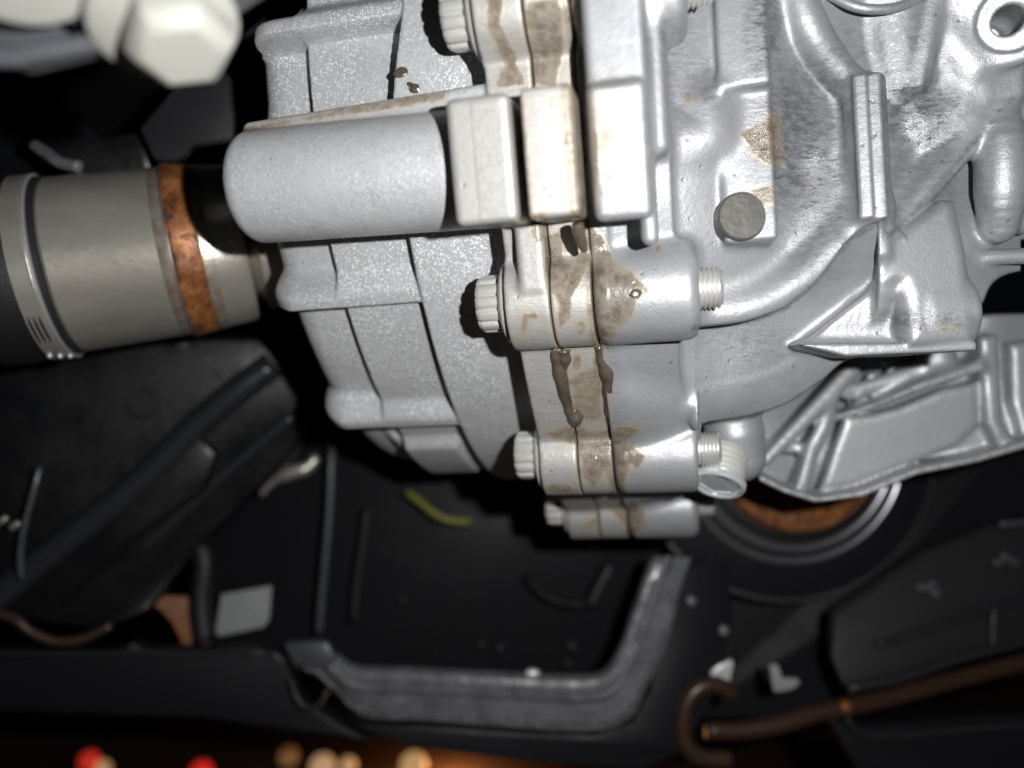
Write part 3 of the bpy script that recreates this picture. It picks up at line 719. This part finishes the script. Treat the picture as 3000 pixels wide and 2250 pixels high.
# drain plug
dp = bpy.data.objects.new('drain_plug', None); COL.objects.link(dp); dp.parent = gb; dp.location = P(2120, 1380, 232) * MM - gb.location
dax = Vector((-.30, -.50, -.81)).normalized(); do = P(2102, 1426, 236)
bm = bmesh.new(); pr = [(-14, 8.0)]; s = -12.6
while s < -3.4: pr += [(s, 8.0), (s + .5, 8.7), (s + .9, 8.7), (s + 1.5, 8.0)]; s += 2.1
pr += [(-2.6, 8.1)]
lathe(bm, [(s_ * .9, r_ * .88) for s_, r_ in pr], do, dax, 56); from_bm('plug_thread', bm, M['bolt'], dp, angle=30)
bm = bmesh.new(); pr = [(-2.9, 9.0), (-2.2, 9.5), (-.8, 9.5), (0, 8.9), (0.05, 8.0), (-.5, 7.4), (-1.0, 7.2)]
lathe(bm, [(s_ * .9, r_ * .88) for s_, r_ in pr], do, dax, 56); from_bm('plug_head', bm, M['zinc'], dp, angle=30)
bm = bmesh.new(); lathe(bm, [(-1.0, 6.3), (-.5, 6.25), (-.55, 5.7), (-2.2, 5.4), (-5.0, 3.8)], do, dax, 6); from_bm('hex_socket', bm, M['zinc'], dp, angle=20)

# ================================================================== RIBBED CASTING BEHIND (blurred, lower right)
cs = np.array([Q(x, y, d) for x in (2120, 3150) for y in (800, 1520) for d in (236, 318)])
f = Field(cs.min(0), cs.max(0), .85)
DF = rbf([(2230, 1250, 281), (2230, 1400, 287), (2400, 1460, 291), (2400, 1350, 285), (2420, 1150, 294), (2550, 1100, 301), (2600, 1000, 299), (2500, 1250, 289), (2600, 1350, 281), (2800, 1300, 277), (2800, 1180, 279), (2700, 1080, 291), (2830, 980, 285),
          (2900, 900, 283), (2950, 1100, 281), (3000, 1250, 277), (3000, 1000, 285), (2700, 1390, 284), (3100, 1100, 284), (2300, 1000, 299), (2700, 900, 299)])
fx, fy = curve([(2000, 1440), (2180, 1400), (2240, 1408), (2300, 1442), (2390, 1470), (2500, 1452), (2600, 1420), (2690, 1382), (2780, 1364), (2860, 1352), (2930, 1330), (3010, 1305), (3300, 1230)])
gx_, gy_ = curve([(2000, 1000), (2450, 1010), (2560, 950), (2620, 985), (2700, 1075), (2770, 1070), (2790, 980), (2840, 930), (3000, 920), (3300, 930)])
sl, g = f.box(f.ax_lo(), f.ax_hi(), 0)
qx = OX[0] + g[0] * RX[0, 0] + g[1] * RX[1, 0] + g[2] * RX[2, 0]
qy = OX[1] + g[0] * RX[0, 1] + g[1] * RX[1, 1] + g[2] * RX[2, 1]
qz = OX[2] + g[0] * RX[0, 2] + g[1] * RX[1, 2] + g[2] * RX[2, 2]
gpx = 1500 + qx / qy / KP; gpy = 1125 - qz / qy / KP
F = (look(DF, gpx, gpy) - qy) * .9
F = -smin(-F, -(gpy - np.interp(gpx, fx, fy)) * KP * qy * .9, 3.0)
F = np.maximum(F, -(gpy - np.interp(gpx, gx_, gy_)) * KP * qy * .8)
F = np.maximum(F, (2165 - gpx) * KP * qy)
f.F = np.maximum(F, qy - 312).astype(np.float32); del qx, qz, gpx, gpy, F
f.poly([(2478, 1222, 273), (2560, 1212, 273), (2640, 1190, 273), (2760, 1140, 272), (2866, 1118, 271), (2872, 1250, 271), (2810, 1308, 272), (2640, 1372, 274), (2500, 1425, 276), (2400, 1440, 277), (2440, 1320, 275)], 10, 2.5, k=2)
f.poly([(2380, 1235, 272), (2480, 1205, 271), (2600, 1165, 270), (2700, 1115, 269), (2800, 1085, 269), (2880, 1045, 269), (2892, 1085, 268), (2800, 1112, 268), (2660, 1158, 269), (2560, 1195, 270), (2400, 1255, 271)], 16, 1.6, k=1.2)
f.poly([(2222, 1345, 266), (2248, 1372, 266), (2400, 1225, 267), (2530, 1085, 270), (2490, 1062, 270), (2360, 1200, 267)], 14, 2.2, k=1.5)
f.poly([(2425, 1150, 270), (2468, 1140, 270), (2440, 1260, 269), (2400, 1340, 269), (2372, 1440, 271), (2325, 1438, 271), (2365, 1300, 269), (2400, 1240, 269)], 15, 2.5, k=2)
f.poly([(2240, 1300, 275), (2330, 1290, 274), (2380, 1310, 273), (2360, 1330, 273), (2240, 1330, 275)], 8, 1.5, k=2)
f.poly([(2872, 985, 270), (2930, 975, 270), (2945, 1235, 268), (2985, 1300, 268), (2925, 1305, 268), (2892, 1240, 268)], 14, 2.5, k=2.5)
f.poly([(2228, 1390, 268), (2300, 1428, 268), (2400, 1458, 268), (2520, 1438, 267), (2680, 1374, 266), (2860, 1336, 265), (3040, 1280, 264), (3040, 1306, 264), (2860, 1358, 265), (2690, 1392, 266), (2530, 1458, 267), (2390, 1474, 268), (2300, 1446, 268), (2220, 1408, 268)], 20, 1.2, k=1.2)
f.poly([(2960, 1005, 274), (3080, 980, 274), (3080, 1262, 271), (2995, 1285, 271), (2965, 1180, 272)], 10, 3, k=2)
f.path([(2725, 955, 286), (2745, 1030, 280), (2760, 1080, 276)], [6, 6, 3], k=6)
f.path([(2480, 1150, 282), (2650, 1095, 280), (2740, 1040, 279)], 2.5, k=5)
for i in range(22):
    r_ = random.Random(i); t = r_.random(); px_ = 2480 + 150 * t + r_.uniform(-30, 30); py_ = 1230 - 190 * t + r_.uniform(-35, 35)
    f.capsule(Q(px_, py_, 287 - 8 * (t < .2)), Q(px_ + 14, py_ - 16, 286.5 - 8 * (t < .2)), 1.6, k=1.2)
far = f.mesh('ribbed_casting', M['far'], None, (('stain', lambda v, px, py: np.zeros(len(px))),), relax=2)
tag(far, 'blurred grey ribbed aluminium casting behind the bracket boss of the gearbox, above the rusty drum', 'casting')
del f, g, qy

# ================================================================== STEEL SHAFT TUBE (left)
tl, tr = P(-40, 746, 232), P(640, 664, 250)
td = (tr - tl).normalized()
def on(px): return (P(px, 0, 240).x - tl.x) / td.x
st = thing('shaft_tube', 'bare grey steel shaft tube with an orange rust ring, left of the gearbox', 'shaft', tl + Vector((10, 30, 0)))
org = tl + Vector((0, 29, 0))
def ring(name, prof, m, ang=35, n=96, parent=None, o=org):
    bm = bmesh.new(); lathe(bm, prof, o, td, n); return from_bm(name, bm, m, parent or st, angle=ang)
L = (tr - tl).length
ring('tube_body', [(6.4, 28.9), (7.4, 29.6), (41, 29.3), (43.5, 29.6)], M['tube'])
ring('rust_ring', [(43.6, 30.0), (44.6, 30.4), (46.5, 29.9), (51.0, 29.4), (52.2, 28.9)], M['rust'])
ring('rust_haze', [(39.5, 29.3), (39.7, 29.42), (42.8, 29.6), (42.95, 29.4)], M['half_rust'])
ring('bright_edge', [(42.9, 29.7), (43.1, 30.3), (43.5, 30.3), (43.7, 30.0)], M['rim'])
ring('blued_edge', [(52.1, 28.95), (52.4, 29.15), (53.0, 29.0), (55.5, 28.75), (55.7, 28.5)], M['half_rust'])
ring('collar', [(52.9, 28.9), (54.0, 28.6), (64.0, 28.0), (66.0, 26.9), (66.4, 21.2)], M['tube'])
ring('groove_ring', [(3.00, 28.6), (3.50, 30.1), (6.10, 30.1), (6.70, 28.6)], M['plastic'])
ring('clamp_band', [(-2.50, 30.1), (-2.30, 31.1), (2.70, 31.1), (3.10, 30.5), (3.90, 30.3), (4.10, 29.7)], M['tube'])
ring('wire_ring', [(3.30, 30.3), (3.60, 31.2), (4.20, 31.2), (4.50, 30.3)], M['thread'])
ring('rubber_boot', [(-28.50, 24.4), (-20.50, 29.7), (-14.50, 30.7), (-8.50, 31.0), (-2.40, 30.3)], M['boot'])
def on_tube(s, ang_, r):
    ax = td; t = Vector((0, -1, 0)); t = (t - t.dot(ax) * ax).normalized(); b = ax.cross(t)
    if b.z > 0: b = -b
    return org + ax * s + (t * math.cos(ang_) + b * math.sin(ang_)) * r
for k in range(3):                                   # pressed slots of the clamp band
    bm = bmesh.new(); pts = [on_tube(-1.3 + 1.5 * k, math.radians(a_), 31.0) for a_ in range(40, 64, 4)]
    tube(bm, pts, [.25] + [.42] * (len(pts) - 2) + [.25], 8); from_bm('slot', bm, M['boot'], st, angle=180)
bm = bmesh.new()
for k in range(3):
    p = on_tube(-1.5 + 2.6 * k, math.radians(76 + 3 * k), 31.4); bmesh.ops.create_icosphere(bm, subdivisions=2, radius=1.0, matrix=Matrix.Translation(p))
from_bm('clamp_ear', bm, M['thread'], st, angle=180)
# short stub that enters the cover
so = org + td * 66
bm = bmesh.new(); lathe(bm, [(-1, 16), (2, 21.5), (4, 24.5), (11, 24.8), (20, 24.6), (21.5, 23.5), (24, 22.8), (29, 26.2), (33, 26.2)], so, td, 80)
from_bm('shaft_stub', bm, M['tube'], st, angle=30)

# ================================================================== BLURRED BOLT, ARM AND CAP (top left, nearest the camera)
arm = thing('control_arm', 'blurred dark grey steel arm crossing the top left corner', 'arm', P(250, 60, 128))
slab_px('arm_plate', [(-200, 80, 126), (40, 190, 127), (240, 142, 128), (330, 118, 129), (520, 68, 132), (660, 20, 136), (780, -60, 140), (700, -260, 150), (-200, -260, 140)], 5, M['arm'], arm, bevel=1.0)
bm = bmesh.new(); tube(bm, [P(-200, 150, 124.5), P(-60, 168, 124.5), P(60, 168, 125), P(210, 138, 126), P(330, 112, 127), P(500, 62, 129), P(700, -25, 133)], 1.7, 14)
from_bm('rolled_edge', bm, M['arm'], arm, angle=180)
slab_px('arm_rib', [(185, 60, 124), (290, 78, 124), (460, 45, 127), (560, -20, 131), (300, -80, 126)], 4, M['arm'], arm, bevel=1.2)
cap = thing('round_cap', 'blurred white round cap cut off by the top left corner', 'cap', P(40, -140, 112))
bm = bmesh.new(); cax = Vector((.22, -.5, -.84)).normalized(); lathe(bm, [(-10, 13), (-1.5, 13), (-.4, 12.4), (0, 11)], P(20, -150, 112), cax, 48)
from_bm('cap_body', bm, M['white'], cap, angle=30)
hb = thing('hex_bolt', 'large blurred white hex bolt head under the dark grey arm, top left', 'bolt', P(470, 120, 125))
ba = Vector((.30, -.33, -.89)).normalized(); bo = P(482, 62, 126)
bm = bmesh.new(); lathe(bm, [(-1.0, 10.6), (-.4, 11.6), (.8, 11.6), (1.8, 9.6)], bo, ba, 56); from_bm('washer_flange', bm, M['white'], hb, angle=30)
bm = bmesh.new(); lathe(bm, [(1.0, 8.9), (5.4, 8.8), (7.4, 7.8), (8.2, 6.0)], bo + Vector((1.8, 0, .2)), ba, 6); from_bm('bolt_head', bm, M['white'], hb, angle=20, bevel=.9)

# ================================================================== BLACK UNDERBODY, LEFT
beam = thing('subframe_beam', 'black pressed steel subframe beam with two raised diagonal ridges, under the shaft tube', 'beam', P(450, 1350, 360))
slab_px('beam_web', [(-250, 940, 330), (120, 1010, 335), (420, 985, 345), (760, 985, 356), (850, 1080, 360), (900, 1240, 366), (860, 1330, 372), (560, 1620, 366), (420, 1800, 350), (300, 1850, 345), (160, 1835, 340), (0, 1800, 335), (-250, 1760, 330)], 14, M['black'], beam, bevel=3, seg=3)
def ridge(name, pts, r, m, par, n=10):
    bm = bmesh.new(); tube(bm, [P(*p) for p in smooth_line(pts, 5)], r, n); return from_bm(name, bm, m, par, angle=180)
ridge('ridge', [(800, 1068, 355), (690, 1150, 352), (560, 1262, 350), (400, 1420, 346), (100, 1660, 338), (-200, 1900, 332)], 6.5, M['gloss'], beam)
ridge('ridge', [(862, 1215, 362), (760, 1300, 360), (600, 1440, 356), (450, 1580, 352), (250, 1760, 346)], 2.6, M['gloss'], beam)
slab_px('beam_step', [(640, 1330, 350), (560, 1262, 347), (400, 1420, 343), (60, 1700, 334), (160, 1790, 336), (420, 1560, 345), (600, 1440, 350)], 5, M['black'], beam, bevel=2, seg=3)
ridge('lower_lip', [(-60, 1785, 330), (40, 1812, 331), (90, 1850, 332), (160, 1878, 334), (240, 1872, 337), (330, 1830, 341)], 2.2, M['copper'], beam)
bm = bmesh.new(); lathe(bm, [(-6, 7.2), (-.5, 7.2), (0, 6.6), (.05, 5.0), (-5, 4.6)], P(412, 1180, 345), Vector((.1, -1, .1)), 32); from_bm('drain_hole', bm, M['boot'], beam, angle=30)
for (x, y) in ((275, 1012), (335, 1012), (385, 1010), (530, 1012)):
    bm = bmesh.new(); bmesh.ops.create_icosphere(bm, subdivisions=2, radius=2.0, matrix=Matrix.Translation(P(x, y, 333 + x * .02)) @ Matrix.Diagonal((1.8, .5, .8, 1)))
    from_bm('weld_spot', bm, M['arm'], beam, angle=180)
bk = thing('upper_bracket', 'dark grey blurred sheet metal bracket in the shade between hex bolt and shaft tube', 'bracket', P(560, 330, 300))
slab_px('bracket_sheet', [(520, 240, 296), (760, 60, 300), (900, -100, 310), (1000, 300, 310), (800, 480, 300), (640, 480, 296), (450, 470, 292), (405, 375, 290)], 6, M['plastic'], bk, bevel=1.5)
slab_px('bracket_foot', [(-200, 300, 300), (140, 300, 300), (230, 330, 302), (300, 400, 304), (405, 380, 306), (450, 520, 310), (-200, 560, 300)], 8, M['black'], bk, bevel=2)
uf = slab_px('underbody', [(-900, -500, 420), (1700, -500, 420), (1700, 1300, 420), (-900, 1300, 420)], 10, M['black'], None, bevel=0); uf['kind'] = 'structure'
cl = thing('hose_clip', 'small pale blue blurred clip behind the top edge of the shaft tube', 'clip', P(170, 460, 262))
ridge('clip_arm', [(100, 425, 268), (140, 450, 266), (175, 475, 264), (235, 490, 262)], 2.2, M['grained'], cl)

# ================================================================== BLACK PANELS, CENTRE
pn = thing('side_panel', 'black plastic side panel with a bright vertical edge, behind the gearbox', 'panel', P(1150, 1600, 420))
slab_px('panel_sheet', [(800, 1150, 430), (2050, 1150, 430), (1980, 1500, 425), (1800, 1990, 418), (1000, 1990, 418), (560, 1960, 420), (560, 1600, 425)], 8, M['panel'], pn, bevel=1)
ridge('panel_edge', [(972, 1310, 402), (966, 1480, 400), (953, 1640, 398), (940, 1780, 396), (936, 1850, 396)], 2.1, M['arm'], pn)
ridge('panel_edge', [(1075, 1490, 408), (1062, 1600, 407), (1044, 1720, 406), (1038, 1820, 405)], 2.4, M['plastic'], pn)
ridge('moulded_rib', [(1790, 1655, 405), (1760, 1710, 404), (1728, 1775, 403)], 3.4, M['plastic'], pn)
ridge('moulded_rib', [(1540, 1690, 410), (1600, 1745, 406), (1680, 1770, 405), (1750, 1760, 405)], 2.5, M['panel'], pn)
for (x, y, r_) in ((1410, 1890, 2.0), (1465, 1900, 2.4), (1675, 1895, 3.0), (1665, 1945, 2.2), (1180, 1760, 2.0)):
    bm = bmesh.new(); bmesh.ops.create_icosphere(bm, subdivisions=2, radius=r_, matrix=Matrix.Translation(P(x, y, 412)) @ Matrix.Diagonal((1.2, .5, 1, 1))); from_bm('mud_spot', bm, M['plastic'], pn, angle=180)
yw = bmesh.new(); tube(yw, [P(*p) for p in smooth_line([(1190, 1440, 404), (1225, 1465, 402), (1270, 1502, 400), (1320, 1524, 400), (1385, 1528, 402)], 5)], [1.2] + [2.1] * 19 + [1.2], 10)
tag(from_bm('yellow_wire', yw, M['yellow'], None, angle=180), 'short yellow wire in the dark below the end cover', 'wire')
lb = slab_px('label_patch', [(648, 1742, 388), (796, 1716, 390), (788, 1815, 388), (772, 1838, 387), (638, 1866, 385), (632, 1845, 385)], 1.2, M['paper'], None, bevel=.5)
tag(lb, 'blurred plain grey label patch on the black panel, lower left', 'label')
orp = slab_px('orange_flap', [(398, 1745, 372), (580, 1750, 380), (596, 1830, 378), (612, 1905, 372), (540, 1905, 372), (505, 1830, 374), (470, 1790, 374)], 4, M['orange'], None, bevel=1.2)
tag(orp, 'orange brown flap showing left of the grey label patch', 'flap')
bm = bmesh.new(); tube(bm, [P(*p) for p in smooth_line([(118, 1365, 322), (98, 1440, 320), (72, 1540, 320), (60, 1620, 322), (62, 1700, 324)], 5)], [.7] + [1.25] * 19 + [.7], 10)
tag(from_bm('grey_cable', bm, M['arm'], None, angle=180), 'thin curved grey cable at the far left, in front of the black beam', 'cable')
for x, y, r_ in ((42, 1540, 1.7), (6, 1525, 1.7)):
    bm = bmesh.new(); bmesh.ops.create_icosphere(bm, subdivisions=2, radius=r_, matrix=Matrix.Translation(P(x, y, 322)) @ Matrix.Rotation(-.6, 4, 'Y') @ Matrix.Diagonal((1.7, .7, .9, 1)))
    tag(from_bm('stone_chip', bm, M['tube'], None, angle=180), 'small grey stone chip ' + ('beside the curved grey cable' if x > 20 else 'at the very left edge'), 'chip', 'stone chips on the black beam')
bm = bmesh.new(); tube(bm, [P(*p) for p in smooth_line([(765, 1450, 392), (800, 1410, 392), (850, 1385, 392), (900, 1370, 393), (930, 1335, 394)], 5)], [1.4, 1.6, 1.6, 1.8, 2.2] + [2.2, 2.4, 3, 3.6, 3.8] + [3.8] * 5 + [3.4, 3.4, 3.2, 3, 2.8, 2.0], 12)
tag(from_bm('metal_hook', bm, M['tube'], None, angle=180), 'small blurred pale metal hook left of the vertical panel edge', 'hook')
hk = bmesh.new(); tube(hk, [P(*p) for p in smooth_line([(575, 1590, 378), (600, 1640, 376), (590, 1760, 374), (600, 1880, 372)], 5)], 5.5, 12)
tag(from_bm('rubber_hose', hk, M['boot'], None, angle=180), 'black rubber hose between the orange flap and the grey label patch', 'hose')

# ---- serrated black shield round the opening
sh = thing('splash_shield', 'black plastic splash shield with a serrated rim, below the gearbox', 'shield', P(1450, 2050, 360))
rim_c = smooth_line([(845, 1905, 352), (930, 1895, 350), (985, 1930, 348), (1040, 1962, 346), (1250, 1972, 344), (1500, 1985, 342), (1700, 1992, 342), (1775, 1975, 342), (1822, 1900, 343), (1860, 1790, 345), (1905, 1665, 348), (1925, 1630, 350)], 8)
low_c = smooth_line([(850, 1960, 352), (920, 1990, 350), (985, 2050, 348), (1060, 2110, 344), (1250, 2120, 340), (1500, 2140, 338), (1740, 2150, 338), (1850, 2110, 338), (1900, 2020, 340), (1960, 1880, 343), (2000, 1720, 347), (2030, 1640, 350)], 8)
bm = bmesh.new(); rows = []
N_ = len(rim_c)
for i in range(N_):
    a_, b_ = Vector(P(*rim_c[i])), Vector(P(*low_c[i])); row = []
    for k, (t_, off) in enumerate(((0, 7), (.0, .6), (.04, 0), (.26, -.4), (.30, .5), (.36, .8), (.7, 1.6), (1.0, 3.5), (1.1, 14))):
        row.append(bm.verts.new(a_.lerp(b_, t_) + Vector((0, off, 0))))
    rows.append(row)
for A_, B_ in zip(rows, rows[1:]):
    for k in range(len(A_) - 1): bm.faces.new((A_[k], A_[k + 1], B_[k + 1], B_[k]))
bm.faces.new([r[0] for r in rows][::-1] + []) if False else None
from_bm('rim', bm, M['grained'], sh, angle=60)
bm = bmesh.new()
rng = random.Random(3)
for i in range(3, N_ - 1):                                # saw teeth along the rim
    for h_ in (0, .5):
        a0 = Vector(P(*rim_c[i])).lerp(Vector(P(*rim_c[i + 1 if i + 1 < N_ else i])), h_); b0_ = Vector(P(*low_c[i])).lerp(Vector(P(*low_c[i + 1 if i + 1 < N_ else i])), h_)
        p = a0.lerp(b0_, .33); dirv = (b0_ - a0).normalized()
        mt = Matrix.Translation(p + Vector((0, -.6, 0))) @ Matrix.Rotation(math.atan2(-dirv.x, -dirv.z) + .5, 4, 'Y') @ Matrix.Diagonal((1.3, .9, 2.6, 1))
        bmesh.ops.create_icosphere(bm, subdivisions=1, radius=1.0, matrix=mt)
o = from_bm('serration', bm, M['grained'], sh, angle=180); o['kind'] = 'stuff'
bm = bmesh.new()
for i in range(170):                                      # diagonal moulded grain of the rim
    u_ = 4 + (N_ - 16) * (i % 85) / 85; j_ = int(u_); t_ = (.55, .82)[i // 85] + rng.uniform(-.04, .04)
    a0 = Vector(P(*rim_c[j_])).lerp(Vector(P(*rim_c[j_ + 1])), u_ - j_); b0_ = Vector(P(*low_c[j_])).lerp(Vector(P(*low_c[j_ + 1])), u_ - j_)
    mt = Matrix.Translation(a0.lerp(b0_, t_) + Vector((0, 2.0, 0))) @ Matrix.Rotation(.85, 4, 'Y') @ Matrix.Diagonal((3.6, .9, .75, 1))
    bmesh.ops.create_icosphere(bm, subdivisions=1, radius=1.0, matrix=mt)
o = from_bm('moulded_grain', bm, M['grained'], sh, angle=180); o['kind'] = 'stuff'
slab_px('tab', [(830, 1885, 346), (955, 1880, 346), (985, 1930, 345), (960, 1960, 345), (860, 1955, 346)], 6, M['arm'], sh, bevel=1.5)
ridge('scoop_edge', [(850, 1990, 350), (868, 2040, 349), (895, 2072, 348), (930, 2068, 348), (960, 2020, 349)], 1.5, M['plastic'], sh)
slab_px('shield_side', [(1960, 1660, 352), (2130, 1640, 360), (2150, 1800, 358), (2110, 2010, 352), (2010, 2200, 346), (1880, 2260, 342), (1500, 2230, 340), (1200, 2190, 342), (1010, 2120, 346), (1250, 2125, 344), (1500, 2145, 342), (1740, 2155, 342), (1850, 2115, 342), (1905, 2025, 344)], 10, M['panel'], sh, bevel=2)
for x, y, r_ in ((1240 + 320, 1972, 3.0), (1495, 2015, 0)):
    if r_:
        bm = bmesh.new(); bmesh.ops.create_icosphere(bm, subdivisions=2, radius=r_, matrix=Matrix.Translation(P(x, y, 341)) @ Matrix.Diagonal((1.2, .7, .7, 1))); from_bm('clip_head', bm, M['chrome'], sh, angle=180)
lp = thing('lower_panel', 'dark blue black plastic panel along the bottom left, below the beam', 'panel', P(450, 2000, 350))
slab_px('panel_face', [(-300, 1900, 345), (330, 1908, 350), (380, 1880, 352), (440, 1905, 352), (800, 1905, 356), (840, 1930, 357), (870, 2030, 357), (900, 2075, 357), (930, 2080, 357), (1010, 2130, 357), (1100, 2180, 357), (600, 2110, 352), (-300, 2080, 345)], 10, M['panel'], lp, bevel=2.5, seg=3)
ridge('panel_lip', [(-200, 1912, 344), (330, 1915, 348), (385, 1888, 350), (445, 1912, 351), (800, 1912, 354)], 1.4, M['plastic'], lp)

# ================================================================== DRUM UNDER THE CASTING
dr = thing('flywheel_drum', 'rusty hub on a round black drum with polished rings, below the ribbed casting', 'drum', P(2330, 1500, 370))
da = Vector((.02, -1, .04)).normalized(); dc = P(2330, 1315, 372)
bm = bmesh.new(); lathe(bm, [(-20, 40), (4, 40), (7, 38), (8, 30)], dc, da, 72); from_bm('rusty_hub', bm, M['rust'], dr)
bm = bmesh.new(); lathe(bm, [(-14, 46), (-2, 46), (-1, 45), (0, 40)], dc, da, 72); from_bm('hub_seal', bm, M['boot'], dr)
for s_, r_ in ((-2, 48.5), (-4, 55.0)):
    bm = bmesh.new(); lathe(bm, [(s_ - 2.0, r_ + 1.9), (s_ - .8, r_ + 1.5), (s_ - .1, r_ + .8), (s_ + .2, r_), (s_ - .1, r_ - .8), (s_ - .8, r_ - 1.5), (s_ - 2.0, r_ - 1.9)], dc, da, 96); from_bm('polished_ring', bm, M['rim'], dr)
bm = bmesh.new(); lathe(bm, [(-16, 75), (-12, 75), (-11, 70), (-9, 64), (-8.5, 56), (-6, 55), (-5.5, 44)], dc, da, 96); from_bm('drum_face', bm, M['panel'], dr)
bm = bmesh.new(); lathe(bm, [(-16.5, 75), (-16, 77), (-13.5, 77), (-12.2, 75.6), (-12, 74)], dc, da, 128); from_bm('drum_rim', bm, M['rim'], dr)

# ================================================================== LOWER RIGHT
ut = thing('undertray', 'dark grey plastic undertray rising to the right edge, with pale mud flecks', 'undertray', P(2700, 1800, 380))
slab_px('tray_sheet', [(2440, 1800, 372), (2700, 1620, 380), (2900, 1540, 384), (3100, 1500, 388), (3300, 1430, 390), (3300, 1790, 372), (3010, 1880, 366), (2800, 1935, 362), (2480, 2030, 356), (2440, 1930, 360)], 8, M['plastic'], ut, bevel=2)
ridge('tray_lip', [(2480, 2018, 354), (2640, 1985, 356), (2790, 1935, 360), (2900, 1905, 362), (3010, 1876, 365), (3200, 1820, 368)], 2.4, M['plastic'], ut)
ridge('tray_crease', [(2560, 1890, 362), (2700, 1850, 364), (2860, 1795, 367), (2960, 1770, 369), (3100, 1720, 370)], 2.0, M['plastic'], ut)
ridge('tray_crease', [(2915, 1780, 366), (2908, 1840, 364), (2910, 1895, 362)], 1.4, M['plastic'], ut)
ridge('top_edge', [(2930, 1536, 380), (3000, 1530, 381), (3100, 1515, 383)], 1.4, M['arm'], ut)
def fleck(pts, d, m, par, r=2.2):
    bm = bmesh.new()
    for x, y in pts: bmesh.ops.create_icosphere(bm, subdivisions=2, radius=r, matrix=Matrix.Translation(P(x, y, d)) @ Matrix.Diagonal((1.2, .4, .9, 1)))
    from_bm('mud_fleck', bm, m, par, angle=180)
fleck([(2700, 1722), (2722, 1724), (2735, 1715), (2745, 1740)], 371, M['arm'], ut, 2.4)
fleck([(2925, 1650), (2945, 1632), (2960, 1640), (2975, 1650)], 373, M['arm'], ut, 2.2)
bp_ = slab_px('back_panel', [(2050, 1150, 440), (3300, 900, 440), (3300, 1560, 430), (2500, 1800, 420), (2480, 2100, 420), (2000, 2100, 420)], 8, M['panel'], None, bevel=0); bp_['kind'] = 'structure'; bp_.name = 'underbody_panel'
for x, y, lab in ((2026, 1762, 'upper of two small grey rivets right of the serrated shield'), (2121, 1848, 'lower of two small grey rivets right of the serrated shield, above the white clip')):
    bm = bmesh.new(); lathe(bm, [(-2, 2.3), (0, 2.3), (.7, 1.7), (1.0, .8)], P(x, y, 349), Vector((0, -1, 0)), 20); tag(from_bm('rivet', bm, M['grained'], None, angle=40), lab, 'rivet', 'rivets on the splash shield')
ridge2 = thing('bent_pipe', 'thin brown pipe bent into a hook at the bottom, running up to the right', 'pipe', P(2200, 2120, 360))
ridge('hook', [(2150, 2030, 350), (2090, 2005, 349), (2040, 2020, 348), (2008, 2070, 347), (2000, 2140, 346), (2015, 2190, 345), (2060, 2220, 345), (2140, 2225, 346)], 4.0, M['copper'], ridge2, 12)
ridge('pipe_run', [(2070, 2140, 352), (2180, 2138, 353), (2290, 2120, 354), (2380, 2092, 356), (2470, 2072, 358), (2600, 2045, 362), (2800, 1990, 368), (3100, 1915, 372)], 4.2, M['copper'], ridge2, 12)
bm = bmesh.new(); bmesh.ops.create_icosphere(bm, subdivisions=2, radius=3.4, matrix=Matrix.Translation(P(2474, 2070, 352))); from_bm('pipe_joint', bm, M['rust'], ridge2, angle=180)
slab_px('white_clip', [(2082, 1972, 350), (2100, 1955, 350), (2145, 1932, 350), (2150, 1950, 350), (2138, 2006, 350), (2085, 1985, 350)], 3, M['chrome'], None, bevel=.8)
tag(bpy.data.objects['white_clip'], 'bright white clip above the bend of the brown pipe', 'clip', 'pale clips near the pipe')
slab_px('white_clip', [(2255, 1950, 352), (2280, 1948, 352), (2295, 1990, 352), (2340, 1990, 352), (2345, 2005, 352), (2320, 2022, 352), (2268, 2030, 352)], 3, M['paper'], None, bevel=.8)
tag(bpy.data.objects['white_clip.001'], 'dimmer pale L-shaped clip right of the bright white clip', 'clip', 'pale clips near the pipe')
lr = thing('corner_cover', 'dark plastic cover in the bottom right corner below the brown pipe', 'cover', P(2750, 2180, 380))
slab_px('cover_face', [(2440, 2110, 366), (2520, 2130, 368), (3200, 2080, 372), (3200, 2400, 368), (2600, 2400, 364), (2500, 2230, 364)], 10, M['panel'], lr, bevel=2)
ridge('cover_lip', [(2480, 2100, 362), (2530, 2155, 362), (2700, 2150, 364), (2850, 2135, 366), (3100, 2120, 368)], 1.6, M['plastic'], lr)
# ---- ground far below and behind, and the out-of-focus lights on it
bm = bmesh.new(); bmesh.ops.create_grid(bm, x_segments=2, y_segments=2, size=6000, matrix=Matrix.Translation((0, 4500, -420)))
gr = from_bm('ground', bm, M['ground'], None); gr['kind'] = 'structure'
i_ = 0
for x, y, r_, col, s_, lab in ((262, 2218, 11, (1, .05, .03), .6, 'blurred red light at the bottom left'), (300, 2240, 9, (1, .62, .3), .5, 'blurred pale orange light touching the left red light'), (590, 2250, 12, (1, .03, .03), .8, 'blurred red light near the bottom, right of the other red light'),
                              (845, 2205, 11, (.9, .42, .16), .16, 'dim orange light at the left end of the bottom row'), (945, 2235, 14, (1, .62, .32), .6, 'large warm light in the bottom row left of centre'), (1020, 2230, 9, (1, .6, .3), .6, 'warm light in the bottom row right of the large one'), (1212, 2232, 15, (1, .6, .26), .75, 'brightest warm light, rightmost of the bottom row')):
    d_ = 1300
    bm = bmesh.new(); bmesh.ops.create_uvsphere(bm, u_segments=20, v_segments=12, radius=r_ * .9, matrix=Matrix.Translation(P(x, y + 12, 780)))
    o = from_bm('street_light', bm, glow('glow_%d' % i_, col, s_ * .6), None, angle=180); i_ += 1
    tag(o, lab, 'light', 'out of focus lights along the bottom')
